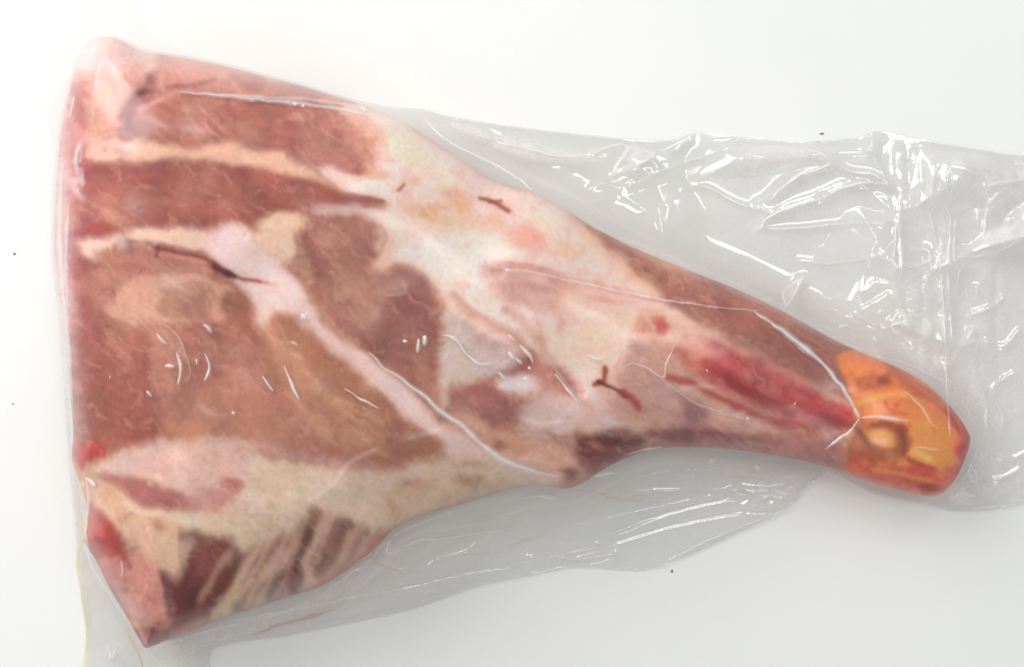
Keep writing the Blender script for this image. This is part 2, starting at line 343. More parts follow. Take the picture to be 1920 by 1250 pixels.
# shank
F([(1085,405),(1190,460),(1300,506),(1400,545),(1480,586),(1560,630),(1640,670),(1600,690),(1590,720),(1606,765),(1560,742),(1480,704),(1400,655),(1330,622),(1270,585),(1210,545),(1140,480)], (170,110,94), 10, fib=(28,.10,12), mot=.1, dz=5, part='muscle')
F([(1300,560),(1400,590),(1500,640),(1590,700),(1600,760),(1500,710),(1400,650)], (160,98,88), 14, a=.7)
F([(1060,400),(1100,425),(1180,500),(1260,570),(1200,545),(1120,480)], (226,184,160), 12, a=.8)
stroke([(1110,425),(1190,470),(1280,508)], 10, (200,136,104), 6, a=.8)
F([(1190,560),(1270,592),(1340,622),(1420,668),(1500,710),(1590,746),(1602,772),(1540,758),(1450,722),(1370,690),(1290,655),(1220,620)], (214,168,150), 11, a=.9, dz=5, part='tendon', fib=(28,.06,8))
F([(1190,640),(1270,640),(1290,690),(1380,750),(1500,806),(1600,815),(1600,870),(1480,858),(1400,840),(1240,836),(1180,805),(1120,740),(1160,690)], (202,154,138), 14, fib=(24,.10,9), mot=.1)
F([(1270,650),(1340,636),(1420,676),(1500,716),(1604,770),(1608,792),(1590,812),(1540,816),(1490,806),(1440,782),(1380,756),(1330,718),(1284,694)], (180,88,84), 16, fib=(27,.30,9), mot=.18, dz=4, part='muscle')
F([(1340,650),(1400,668),(1480,706),(1590,764),(1596,800),(1520,780),(1440,740),(1380,710)], (178,62,66), 14, a=.75, fib=(27,.3,8), mot=.15)
blob(1306,668,34,28,(206,122,92),.85); blob(1350,660,26,12,(190,92,84),.6,30)
stroke([(1325,680),(1370,706),(1410,728)], 12, (166,40,40), 9, a=.75); stroke([(1360,706),(1400,732),(1440,750),(1482,772)], 13, (146,26,30), 9, a=.85, part='blood_clot', warp=10)
stroke([(1255,704),(1300,722),(1360,752),(1410,772),(1460,790)], 10, (166,58,52), 9, a=.75, warp=9); stroke([(1300,712),(1360,738),(1420,764)], 5, (210,140,126), 6, a=.7)
stroke([(1470,740),(1530,770),(1570,792)], 8, (168,44,50), 8, a=.6, warp=9)
blob(1400,700,26,9,(196,110,104),.5,28); blob(1500,745,30,9,(200,104,104),.5,28)
blob(1560,790,46,18,(150,52,62),.7,10); blob(1520,760,40,14,(176,60,60),.6,20)
F([(1210,700),(1250,705),(1340,780),(1400,800),(1330,810),(1240,770)], (176,126,126), 12, a=.6)
blob(1300,775,40,24,(150,100,104),.65,20); blob(1260,760,26,14,(206,164,146),.6,20); blob(1230,740,30,20,(206,160,146),.7)
F([(1200,806),(1290,800),(1360,806),(1450,822),(1420,838),(1330,834),(1240,832)], (136,66,74), 9, a=.8, mot=.3)
for q in range(40):
    blob(1085+q*9.3+6*math.sin(q*2.3), 828+8*math.sin(q*1.7), 4, 2.5, (176,120,100) if q%3 else (96,40,50), .6, q*31)
F([(1440,810),(1600,830),(1610,885),(1520,862),(1440,850)], (170,104,102), 10, a=.8, fib=(14,.12,8))
stroke([(1230,836),(1320,832),(1420,842),(1500,858),(1570,872)], 8, (176,104,104), 5, a=.8)
F([(1078,842),(1102,818),(1170,806),(1215,828),(1175,856),(1115,888),(1090,868)], (132,72,70), 7, mot=.35, part='muscle', dz=-6)
blob(1120,838,18,9,(190,130,106),.6,30); blob(1180,830,26,12,(116,56,58),.6); stroke([(1095,862),(1110,890)], 8, (190,120,106), 6, a=.7)
F([(1100,770),(1160,770),(1210,805),(1150,812),(1100,800)], (212,164,152), 10, a=.7)
for x_, y_, rx_, ry_, c_, a_, g_ in [(820,300,40,10,(244,214,192),.6,35),(760,250,40,9,(238,206,180),.6,25),(900,355,50,12,(240,196,180),.6,25),(690,345,40,10,(240,214,200),.6,20),
     (830,390,30,10,(204,150,104),.55,10),(870,395,24,12,(210,160,112),.5,40),(790,405,22,8,(206,156,108),.5,0),(730,425,40,18,(238,206,180),.6,40),(960,470,60,12,(244,214,196),.5,20),
     (1030,425,30,14,(240,200,176),.5,30),(1080,520,60,10,(238,204,180),.5,18),(1010,540,34,10,(184,122,116),.5,20),(1130,560,40,7,(198,130,120),.5,15),(1060,640,24,30,(236,206,178),.55,0),
     (1110,620,40,20,(238,198,166),.5,10),(1170,610,30,18,(236,196,166),.5,10),(1050,610,8,24,(184,128,92),.5,5),(880,590,26,8,(204,146,116),.6,40),(900,600,60,9,(228,184,164),.5,35),
     (960,740,30,8,(196,150,140),.5,10),(1000,640,8,36,(236,196,172),.6,-32),(1140,790,34,8,(232,196,184),.6,20),(1100,760,10,24,(208,150,138),.5,-35),(1200,770,26,10,(190,134,122),.5,10),
     (860,800,40,10,(196,140,120),.5,20),(980,840,36,9,(190,128,106),.5,15),(1010,860,30,9,(220,176,152),.5,15),(880,870,30,8,(176,124,98),.5,-5),(790,880,40,8,(222,190,166),.5,-8),
     (610,450,22,20,(196,144,124),.5,20),(640,520,40,16,(184,122,104),.5,40),(720,560,30,24,(164,102,92),.4,10),(600,390,40,8,(206,172,164),.5,-10),(680,420,14,30,(190,134,116),.5,10),
     (260,340,60,8,(156,76,62),.5,4),(300,380,60,8,(180,108,92),.5,0),(390,330,12,40,(190,124,110),.5,0),(460,340,12,40,(144,78,70),.55,6),(415,330,10,30,(158,86,76),.5,0),(380,420,10,16,(150,74,64),.6,0),
     (240,500,40,10,(160,100,90),.5,0),(200,520,10,14,(196,120,110),.6,0),(620,740,60,8,(190,140,106),.5,40),(560,700,40,8,(186,130,98),.5,45),(690,800,40,20,(166,108,80),.6,20),
     (560,670,14,6,(214,164,148),.7,0),(450,700,20,36,(176,112,94),.4,-30),(230,760,40,24,(160,84,74),.5,0),(255,640,20,30,(150,80,70),.4,0),(360,800,50,14,(196,134,108),.5,0),(240,830,50,8,(180,110,100),.5,0),
     (500,850,30,12,(176,118,112),.5,10),(600,872,50,8,(182,130,116),.5,12),(550,930,20,10,(232,212,180),.5,0),(480,930,26,14,(226,202,176),.5,20),(620,920,24,12,(206,186,150),.5,0),(500,990,30,10,(200,164,130),.5,0)]:
    blob(x_, y_, rx_, ry_, c_, a_, g_)
# shank end (knuckle)
KN = [(1572,668),(1620,655),(1690,685),(1745,715),(1790,755),(1822,800),(1830,830),(1815,875),(1790,915),(1752,940),(1700,930),(1650,918),(1590,900),(1600,860),(1602,780),(1590,720)]
F(KN, (208,128,52), 3, warp=3, rag=1.5, mot=.12, fib=(30,.10,12), part='shank_end')
KL = len(SEGL) - 1
F([(1580,668),(1660,680),(1710,730),(1680,752),(1620,750),(1598,720)], (212,124,44), 10, a=.85, mot=.16)
F([(1640,660),(1700,690),(1770,745),(1815,810),(1780,800),(1730,750),(1680,716)], (196,108,66), 9, a=.9, fib=(42,.22,8))
stroke([(1640,664),(1700,694),(1760,742),(1795,785)], 5, (214,158,120), 5, a=.6)
blob(1635,716,34,22,(176,98,34),.75,10); blob(1655,712,16,12,(150,80,30),.7,10); blob(1612,690,16,14,(222,140,56),.7)
F([(1610,742),(1680,735),(1740,757),(1790,810),(1796,860),(1750,868),(1700,840),(1680,790),(1620,772)], (232,138,24), 8, a=.9, mot=.14)
F([(1706,790),(1770,800),(1786,850),(1750,872),(1708,850)], (238,150,14), 9, a=.9)
stroke([(1608,756),(1650,744),(1690,740),(1720,752)], 6, (240,166,70), 6, a=.7); stroke([(1660,752),(1672,770),(1700,776)], 4, (176,92,28), 5, a=.7)
F([(1600,790),(1640,790),(1700,800),(1704,850),(1660,866),(1600,868)], (172,102,34), 9, a=.85, mot=.16)
blob(1652,816,30,19,(226,166,106),.95,25); stroke([(1638,794),(1668,792),(1688,806),(1694,832),(1692,846)], 8, (150,84,28), 7, a=.7, warp=5)
stroke([(1604,800),(1622,822),(1632,840)], 7, (140,80,30), 6, a=.7)
blob(1628,846,30,14,(170,88,26),.8); blob(1720,846,14,9,(228,176,120),.85); blob(1736,856,16,7,(234,184,130),.8,20); stroke([(1704,860),(1722,870),(1750,876)], 7, (160,82,24), 5, a=.75)
F([(1790,765),(1815,800),(1828,830),(1815,870),(1795,912),(1782,905),(1798,860),(1796,815),(1776,780)], (178,40,16), 9, a=.92, fib=(70,.2,8))
F([(1600,862),(1680,868),(1760,884),(1792,880),(1785,915),(1750,938),(1680,918),(1600,896)], (200,84,18), 9, a=.85, mot=.2, fib=(12,.18,8))
blob(1725,880,34,13,(190,60,12),.75,8); blob(1744,916,32,11,(156,62,44),.85,10); stroke([(1640,878),(1690,888),(1742,900)], 7, (198,140,104), 6, a=.65)
blob(1800,840,8,16,(206,50,20),.7); stroke([(1786,770),(1800,800),(1806,830)], 3, (220,120,80), 4, a=.6); blob(1682,762,7,5,(206,74,24),.8)
# knuckle lumps
for x_, y_, r_, h_ in [(1650,815,46,4),(1735,855,36,3),(1680,715,50,4),(1760,790,30,3)]: blob(x_, y_, r_, r_, (210,130,50), .001, 0, h_)

def blur0(a, n):
    for _ in range(2):
        for ax in (0, 1):
            p = np.pad(a, [(n + 1, n) if i == ax else (0, 0) for i in (0, 1)], mode='edge')
            c = np.cumsum(p, axis=ax, dtype=np.float64)
            a = (c[2 * n + 1:] - c[:-2 * n - 1]) / (2 * n + 1) if ax == 0 else (c[:, 2 * n + 1:] - c[:, :-2 * n - 1]) / (2 * n + 1)
    return a.astype(np.float32)
# the grain of the flesh: borders run out into fibres along the local direction
gang = np.interp(XX, [100, 500, 900, 1200, 1600], [24, 34, 30, 27, 34]) + 0 * YY
wq = sstep(480, 300, YY) * sstep(900, 600, XX); gang = gang * (1 - wq) + 10 * wq
wq = sstep(960, 1010, YY) * sstep(760, 700, XX); gang = gang * (1 - wq) + 118 * wq
gang = np.radians(gang + 26 * fbm(XX, YY, 120, 57, 2))
gc, gs = np.cos(gang), np.sin(gang)
KM0 = sstep(1540, 1600, XX) * (YY > 600)
def samp(C, x, y):
    u = np.clip((x - X0) / ST, 0, W - 1.001); v = np.clip((y - Y0) / ST, 0, HH - 1.001)
    i = u.astype(np.int32); j = v.astype(np.int32); fu = (u - i)[..., None]; fv = (v - j)[..., None]
    return (C[j, i] * (1 - fu) + C[j, i + 1] * fu) * (1 - fv) + (C[j + 1, i] * (1 - fu) + C[j + 1, i + 1] * fu) * fv
acr = -XX * gs + YY * gc; alo = XX * gc + YY * gs
Dn = (fbm(alo / 9, acr, 5, 61, 3, .6) * 11 + fbm(alo / 4, acr, 16, 63, 3, .6) * 13) * (1 - .75 * KM0)
acc = 0
for k_, w_ in ((-9, .18), (-4, .2), (0, .24), (4, .2), (9, .18)):
    D = Dn + k_ * (1 - .7 * KM0)
    acc = acc + w_ * samp(PAINT, XX + gc * D, YY + gs * D)
PAINT = PAINT * .30 + acc * .70
edge_ = np.clip(np.abs(PAINT.mean(-1) - blur0(PAINT.mean(-1), 5)) * 7, 0, .75) * (1 - KM0)
PAINT = PAINT * (1 - edge_[..., None]) + edge_[..., None] * np.stack([blur0(PAINT[..., i], 3) for i in range(3)], -1)
fine = fbm(alo / 11, acr, 3.2, 67, 2, .6)
PAINT *= (1 + .085 * fine * (1 - .5 * KM0))[..., None]
# fibres bleed a little into one another
def blur(a, n, it=2):
    for _ in range(it):
        for ax in (0, 1):
            p = np.pad(a, [(n + 1, n) if i == ax else (0, 0) for i in (0, 1)], mode='edge')
            c = np.cumsum(p, axis=ax, dtype=np.float64)
            if ax == 0: a = (c[2 * n + 1:] - c[:-2 * n - 1]) / (2 * n + 1)
            else: a = (c[:, 2 * n + 1:] - c[:, :-2 * n - 1]) / (2 * n + 1)
    return a.astype(np.float32)
PB = np.stack([blur(PAINT[..., i], 1, 1) for i in range(3)], -1)
PC = np.stack([blur(PAINT[..., i], 4, 2) for i in range(3)], -1)
mixw = (np.clip(0.05 + 0.4 * NM, 0, .4) * (XX < 1560))[..., None]
PAINT = PB * (1 - mixw) + PC * mixw
sp = fbm(XX, YY, 6, 9, 2, .6)
PAINT *= (1 + 0.05 * sp + 0.05 * fbm(XX, YY, 28, 12, 3))[..., None]
# pink and cream drift
tone = fbm(XX, YY, 46, 19, 3)
PAINT *= np.stack([1 + .03 * tone, 1 - .03 * np.abs(tone), 1 - .07 * tone], -1)
KM = sstep(1560, 1600, XX) * (YY > 600)
mus = (1 - sstep(.30, .46, PAINT.mean(-1))) * (1 - KM)
pa = fbm(XX, YY, 64, 41, 4, .62)[..., None] * mus[..., None]
PAINT = PAINT * (1 + np.array([.16, .10, .10]) * pa)
pb = sstep(.05, .5, fbm(XX, YY, 95, 45, 4, .6))[..., None] * mus[..., None]
PAINT = PAINT * (1 - .30 * pb) + .30 * pb * lin((196, 146, 122))
pc = sstep(.10, .6, fbm(XX, YY, 75, 49, 4, .6))[..., None] * mus[..., None]
PAINT = PAINT * (1 - .35 * pc) + .35 * pc * lin((150, 86, 84))
fat_ = sstep(.42, .55, PAINT.mean(-1)) * (1 - KM)
pd = sstep(.12, .6, fbm(XX, YY, 48, 53, 4, .62))[..., None] * fat_[..., None]
PAINT = PAINT * (1 - .42 * pd) + .42 * pd * lin((220, 164, 150))
PAINT *= 1 + fat_[..., None] * np.array([.0, -.03, .05])
# marbling: fine pale connective streaks along the grain, and small darker flecks
ga = np.radians(34 + 40 * fbm(XX, YY, 260, 25, 2))
gu = XX * math.cos(math.radians(36)) + YY * math.sin(math.radians(36)) + WX * 20
gv = -XX * math.sin(math.radians(36)) + YY * math.cos(math.radians(36)) + WY * 26
st1 = 1 - np.abs(fbm(gu / 14, gv - WY * 14, 17, 27, 3, .5)) * 3.2
st1 = np.clip(st1, 0, 1) ** 3 * sstep(-.1, .5, fbm(XX, YY, 80, 30, 3))
st2 = sstep(.22, .55, fbm(gu / 4, gv, 9, 33, 3, .6))
dark = (1 - sstep(.30, .52, PAINT.mean(-1))) * (1 - KM)
PAINT = PAINT + (lin((226, 180, 160)) - PAINT) * (st1 * .17 * dark + st2 * .13 * dark)[..., None]
fl = sstep(.45, .75, fbm(XX, YY, 13, 37, 3, .6)) * .12
PAINT *= 1 - fl[..., None] * np.array([.5, .9, .9])
# thin dark vessels, clots and folds stay sharp
def late(pts, wd, col, soft=3, a=1.0, warp=5):
    stroke(pts, wd * .8, [min(c + 22, 255) for c in col], soft + 2, a * .85, warp)
late([(290,466),(330,472),(345,476),(388,486),(412,502),(436,514),(462,524),(486,527)], 4.5, (122,40,32), 3, a=.9, warp=4)
late([(403,500),(420,511),(438,518)], 10, (88,28,30), 4, a=.9, warp=3); late([(296,464),(293,478)], 5, (124,44,38), 3, warp=3)
late([(456,522),(500,528)], 3, (180,96,92), 3, a=.7)
late([(655,363),(680,371),(716,377)], 6, (146,82,82), 4, a=.85, warp=3); late([(746,358),(757,347)], 4, (150,84,70), 3, a=.8)
late([(900,373),(922,376),(936,385),(954,397)], 5, (146,68,60), 4, a=.85, warp=4); late([(918,380),(940,376)], 3, (140,70,66), 3)
late([(1134,690),(1131,712),(1114,720)], 8, (146,40,24), 4, a=.95, warp=3); late([(1122,714),(1150,728),(1174,744)], 5, (100,30,34), 3, a=.95, warp=3)
late([(1168,738),(1186,750),(1197,764)], 15, (152,38,30), 6, a=.9, warp=6)
late([(284,152),(266,184),(248,204),(238,230),(236,256)], 20, (142,82,80), 9, a=.75); late([(268,182),(248,208),(240,236)], 9, (112,56,66), 8, a=.75)
late([(262,188),(300,175),(345,163),(400,150)], 7, (150,84,76), 6, a=.75)
blob(1240,612, 17, 18, (190,62,50), .75); blob(1228,600,12,10,(200,90,72),.5)
late([(1365,706),(1400,733),(1440,750),(1482,772)], 9, (142,22,26), 7, a=.8, warp=8); late([(1255,704),(1300,722),(1360,750),(1410,772)], 6, (160,50,46), 6, a=.7, warp=8)
F([(140,842),(188,838),(178,856),(162,866),(158,884),(146,868)], (172,48,26), 5, a=.9, fib=(75,.2,6))
F([(165,950),(188,966),(212,992),(226,1020),(200,1030),(176,1042),(153,1010),(165,994)], (176,48,28), 9, a=.8, fib=(60,.2,7))
late([(186,972),(214,1002),(234,1040),(244,1062)], 9, (134,52,44), 7, a=.7)
F([(258,1180),(300,1182),(318,1184),(276,1212),(262,1200)], (146,34,20), 5, a=.85); late([(246,1150),(262,1180),(276,1214)], 5, (206,128,84), 4, a=.6)
late([(302,1070),(312,1110),(316,1150)], 8, (96,50,58), 6, a=.65); late([(236,1150),(270,1166),(318,1172)], 4, (150,70,64), 4, a=.6)
# deepen: the film and the room light lay a veil over these tones
for rad, am in ((4, .20), (16, .16)):
    PAINT = np.maximum(PAINT + am * (PAINT - np.stack([blur(PAINT[..., i], rad, 2) for i in range(3)], -1)), .8 * PAINT)
PAINT = np.maximum(PAINT - .018, .55 * PAINT)
PAINT = 1.22 * np.clip(PAINT, 0, 1) ** 1.12
PAINT *= 1 + KM[..., None] * np.array([.12, -.10, -.50])
PAINT = np.clip(PAINT, 0.006, .86)
# end of pigments

# ------------------------------------------------------------------ height of the joint
def blur(a, n, it=2):
    for _ in range(it):
        for ax in (0, 1):
            p = np.pad(a, [(n + 1, n) if i == ax else (0, 0) for i in (0, 1)], mode='edge')
            c = np.cumsum(p, axis=ax, dtype=np.float64)
            if ax == 0: a = (c[2 * n + 1:] - c[:-2 * n - 1]) / (2 * n + 1)
            else: a = (c[:, 2 * n + 1:] - c[:, :-2 * n - 1]) / (2 * n + 1)
    return a.astype(np.float32)
ZE = np.interp(XX, [100, 700, 1100, 1400, 1700, 1820], [70, 60, 55, 60, 62, 60]).astype(np.float32)
TT = np.interp(XX, [100, 300, 700, 1050, 1250, 1500, 1700, 1820], [255, 285, 270, 215, 180, 165, 165, 140]).astype(np.float32)
RR = np.interp(XX, [100, 260, 600, 1000, 1200, 1400, 1820], [105, 165, 220, 200, 150, 120, 120]).astype(np.float32)
dd = np.clip(-LEGD, 0, None)
ff = np.sqrt(np.clip(1 - (1 - np.clip(dd / RR, 0, 1)) ** 2, 0, 1))
ff = ff * 0.72 + 0.28 * np.sqrt(np.clip(1 - (1 - np.clip(dd / 42.0, 0, 1)) ** 2, 0, 1))
zz = ZE + (TT - ZE) * ff
zb = blur(zz, 20, 3)
k = sstep(15, 110, dd)
zz = zz * (1 - k) + zb * k
rel = blur(RELIEF, 2, 2)
broad = fbm(XX, YY, 170, 15, 2) * 11 * sstep(140, 420, XX) + fbm(XX, YY, 70, 17, 1) * 2.0
SKIN = blur(zz, 5, 2) * sstep(20, 60, dd) + zz * (1 - sstep(20, 60, dd)) + broad * sstep(0, 60, dd)    # where the tight film lies
LEGZ = np.minimum(zz + (rel * 1.4 - 5 + broad) * sstep(0, 45, dd), SKIN - .5)

def sample(C, px, py):
    u = np.clip((px - X0) / ST, 0, W - 1.001); v = np.clip((py - Y0) / ST, 0, HH - 1.001)
    i = u.astype(int); j = v.astype(int); fu = u - i; fv = v - j
    if C.ndim == 3: fu = fu[..., None]; fv = fv[..., None]
    return (C[j, i] * (1 - fu) + C[j, i + 1] * fu) * (1 - fv) + (C[j + 1, i] * (1 - fu) + C[j + 1, i + 1] * fu) * fv

def place(px, py, z):
    f = (H - z) / H
    return np.stack([(px - CX) * S * f, -(py - CY) * S * f, z * S], -1)

# ------------------------------------------------------------------ object helpers
def tag(o, label=None, cat=None, group=None, kind=None):
    for k_, v_ in (('label', label), ('category', cat), ('group', group), ('kind', kind)):
        if v_: o[k_] = v_
    return o
def empty(name, loc=(0, 0, 0)):
    o = bpy.data.objects.new(name, None); o.location = loc; o.empty_display_size = .02
    COL.objects.link(o); return o
def mesh_obj(name, co, faces, mat, parent=None, cols=None, nor=None, attrs=None, smooth=True):
    me = bpy.data.meshes.new(name)
    co = np.asarray(co, np.float32); faces = np.asarray(faces, np.int32)
    me.vertices.add(len(co)); me.vertices.foreach_set('co', co.ravel())
    n = faces.shape[1]
    me.loops.add(faces.size); me.loops.foreach_set('vertex_index', faces.ravel())
    me.polygons.add(len(faces))
    me.polygons.foreach_set('loop_start', np.arange(0, faces.size, n, dtype=np.int32))
    me.polygons.foreach_set('use_smooth', np.full(len(faces), smooth))
    me.update(calc_edges=True)
    if cols is not None:
        a = me.attributes.new('Col', 'FLOAT_COLOR', 'POINT')
        a.data.foreach_set('color', np.concatenate([cols, np.ones((len(cols), 1))], 1).astype(np.float32).ravel())
    for k_, v_ in (attrs or {}).items():
        a = me.attributes.new(k_, 'FLOAT', 'POINT'); a.data.foreach_set('value', v_.astype(np.float32))
    if nor is not None: me.normals_split_custom_set_from_vertices([tuple(v) for v in nor])
    me.materials.append(mat)
    o = bpy.data.objects.new(name, me); COL.objects.link(o)
    if parent: o.parent = parent
    return o

def newmat(name):
    m = bpy.data.materials.new(name); m.use_nodes = True
    nt = m.node_tree; nt.nodes.clear()
    return m, nt.nodes, nt.links

# ---- flesh
m_flesh, N, L = newmat('flesh')
out = N.new('ShaderNodeOutputMaterial'); b = N.new('ShaderNodeBsdfPrincipled')
at = N.new('ShaderNodeAttribute'); at.attribute_name = 'Col'
tc = N.new('ShaderNodeTexCoord')
n1 = N.new('ShaderNodeTexNoise'); n1.inputs['Scale'].default_value = 420; n1.inputs['Detail'].default_value = 6; n1.inputs['Roughness'].default_value = .65
n2 = N.new('ShaderNodeTexNoise'); n2.inputs['Scale'].default_value = 1500; n2.inputs['Detail'].default_value = 3
L.new(tc.outputs['Object'], n1.inputs['Vector']); L.new(tc.outputs['Object'], n2.inputs['Vector'])
mr = N.new('ShaderNodeMapRange'); mr.inputs[1].default_value = .3; mr.inputs[2].default_value = .7; mr.inputs[3].default_value = .93; mr.inputs[4].default_value = 1.06
L.new(n1.outputs['Fac'], mr.inputs[0])
mx = N.new('ShaderNodeVectorMath'); mx.operation = 'SCALE'
L.new(at.outputs['Color'], mx.inputs[0]); L.new(mr.outputs[0], mx.inputs['Scale'])
hs = N.new('ShaderNodeHueSaturation'); hs.inputs['Saturation'].default_value = 0.90; hs.inputs['Value'].default_value = 0.98
L.new(mx.outputs[0], hs.inputs['Color']); L.new(hs.outputs[0], b.inputs['Base Color'])
b.inputs['Roughness'].default_value = .42
b.inputs['Specular IOR Level'].default_value = .14
bp = N.new('ShaderNodeBump'); bp.inputs['Strength'].default_value = .22; bp.inputs['Distance'].default_value = .0005
ad = N.new('ShaderNodeMath'); ad.operation = 'ADD'; L.new(n1.outputs['Fac'], ad.inputs[0]); L.new(n2.outputs['Fac'], ad.inputs[1])
L.new(ad.outputs[0], bp.inputs['Height']); L.new(bp.outputs[0], b.inputs['Normal'])
L.new(b.outputs[0], out.inputs[0])

# ---- clear film: transparent, a little milky, glossy by Fresnel
def film_mat(name, tint, haze, rough, milk_glare=(.96, .925, .93), bump=0.04, refl=1.0, cling=.12):
    m, N, L = newmat(name)
    out = N.new('ShaderNodeOutputMaterial')
    tr = N.new('ShaderNodeBsdfTransparent'); tr.inputs[0].default_value = (*tint, 1)
    df = N.new('ShaderNodeBsdfDiffuse'); df.inputs[0].default_value = (*milk_glare, 1)
    tl = N.new('ShaderNodeBsdfTranslucent'); tl.inputs[0].default_value = (*milk_glare, 1)
    m0 = N.new('ShaderNodeMixShader'); m0.inputs[0].default_value = .35
    L.new(df.outputs[0], m0.inputs[1]); L.new(tl.outputs[0], m0.inputs[2])
    gl = N.new('ShaderNodeBsdfGlossy'); gl.inputs['Roughness'].default_value = rough; gl.inputs[0].default_value = (1, 1, 1, 1)
    m1 = N.new('ShaderNodeMixShader'); m2 = N.new('ShaderNodeMixShader')
    at = N.new('ShaderNodeAttribute'); at.attribute_name = 'haze'
    ma = N.new('ShaderNodeMath'); ma.operation = 'MULTIPLY_ADD'; ma.inputs[1].default_value = 1.0; ma.inputs[2].default_value = haze; ma.use_clamp = True
    L.new(at.outputs['Fac'], ma.inputs[0]); L.new(ma.outputs[0], m1.inputs[0])
    L.new(tr.outputs[0], m1.inputs[1]); L.new(m0.outputs[0], m1.inputs[2])
    fr = N.new('ShaderNodeLayerWeight'); fr.inputs['Blend'].default_value = 0.5
    # Schlick: r0 + (1-r0)*facing^5
    pw = N.new('ShaderNodeMath'); pw.operation = 'POWER'; pw.inputs[1].default_value = 5.0; L.new(fr.outputs['Facing'], pw.inputs[0])
    f2 = N.new('ShaderNodeMath'); f2.operation = 'MULTIPLY_ADD'; f2.inputs[1].default_value = .38; f2.use_clamp = True
    gp = N.new('ShaderNodeAttribute'); gp.attribute_name = 'gap'
    gm = N.new('ShaderNodeMath'); gm.operation = 'MULTIPLY_ADD'; gm.inputs[1].default_value = .066; gm.inputs[2].default_value = .036 * refl
    rm = N.new('ShaderNodeMath'); rm.operation = 'MULTIPLY_ADD'; rm.inputs[1].default_value = -cling; rm.inputs[2].default_value = rough + cling
    L.new(gp.outputs['Fac'], rm.inputs[0]); L.new(rm.outputs[0], gl.inputs['Roughness'])
    L.new(gp.outputs['Fac'], gm.inputs[0]); L.new(gm.outputs[0], f2.inputs[2])
    L.new(pw.outputs[0], f2.inputs[0])
    tc = N.new('ShaderNodeTexCoord')
    nz = N.new('ShaderNodeTexNoise'); nz.inputs['Scale'].default_value = 55; nz.inputs['Detail'].default_value = 3
    L.new(tc.outputs['Object'], nz.inputs['Vector'])
    bp = N.new('ShaderNodeBump'); bp.inputs['Strength'].default_value = bump; bp.inputs['Distance'].default_value = .0008
    L.new(nz.outputs['Fac'], bp.inputs['Height']); L.new(bp.outputs[0], gl.inputs['Normal'])
    L.new(f2.outputs[0], m2.inputs[0]); L.new(m1.outputs[0], m2.inputs[1]); L.new(gl.outputs[0], m2.inputs[2])
    L.new(m2.outputs[0], out.inputs[0])
    return m
m_film = film_mat('clear_film', (.965, .965, .962), .003, .085)
m_under = film_mat('clear_film_under', (.95, .955, .95), .03, .14)
m_crease_glint = film_mat('pinched_film_glint', (.98, .98, .98), .0, .12, (.97, .96, .95), 0, 2.2, 0)
m_juice = film_mat('meat_juice', (.97, .90, .72), .0, .12, (.9, .80, .6), .1)
m_juice_red = film_mat('red_meat_juice', (.96, .84, .81), .0, .15, (.85, .5, .45), .1)

# ------------------------------------------------------------------ build the joint
leg = empty('lamb_leg', (0, 0, 0))
tag(leg, 'raw bone-in lamb leg with pink muscle, cream fat and orange shank end', 'meat')
nt_, ns_ = 2000, 170
Pn = np.vstack([LEGP, LEGP[:1]])
cum = np.concatenate([[0], np.cumsum(np.hypot(*np.diff(Pn, axis=0).T))])
tt = np.linspace(0, cum[-1], nt_, endpoint=False)
ox = np.interp(tt, cum, Pn[:, 0]); oy = np.interp(tt, cum, Pn[:, 1])
# spine inside the joint
sxk = [330, 500, 700, 900, 1100, 1300, 1500, 1720]
syk = [620, 600, 590, 610, 640, 690, 750, 815]
spx = np.clip(ox, 330, 1720)
# average spine abscissa so that the rays fan smoothly
for _ in range(60): spx = (np.roll(spx, 5) + spx + np.roll(spx, -5)) / 3
spy = np.interp(spx, sxk, syk)
ss = np.linspace(0, 1, ns_) ** 0.85
px = spx[None] + (ox - spx)[None] * ss[:, None]
py = spy[None] + (oy - spy)[None] * ss[:, None]
z = sample(LEGZ, px, py)
under = 9
ux, uy, uz = [px], [py], [z]
ezl = z[-1]
gx = sample(np.gradient(LEGD, ST, axis=1), ox, oy); gy = sample(np.gradient(LEGD, ST, axis=0), ox, oy)
for k_ in range(1, under + 1):
    a = k_ / under * math.pi / 2
    inn = 34 * (1 - math.cos(a))
    ux.append((ox - gx * inn)[None]); uy.append((oy - gy * inn)[None]); uz.append((ezl * (1 - math.sin(a)) + 4 * math.sin(a))[None])
px = np.concatenate(ux); py = np.concatenate(uy); z = np.concatenate(uz)
# the under rings go straight down in the world, so undo the plan change with height
co = place(px, py, z)
ref = place(ox, oy, ezl)
for k_ in range(under):
    f = (H - ezl) / H
    co[ns_ + k_, :, 0] = (px[ns_ + k_] - CX) * S * f; co[ns_ + k_, :, 1] = -(py[ns_ + k_] - CY) * S * f
R_ = co.shape[0]
du = np.roll(co, -1, 1) - np.roll(co, 1, 1); dv = np.gradient(co, axis=0)
nr = np.cross(du, dv); nr /= np.linalg.norm(nr, axis=-1, keepdims=True) + 1e-12
if nr[100, :, 2].mean() < 0: nr = -nr
cw = sample(PAINT, px, py)
idx = np.arange(R_ * nt_).reshape(R_, nt_)
a = idx[:-1]; bq = np.roll(idx, -1, 1)[:-1]; c = np.roll(idx, -1, 1)[1:]; d = idx[1:]
quads = np.stack([a, d, c, bq], -1).reshape(-1, 4)
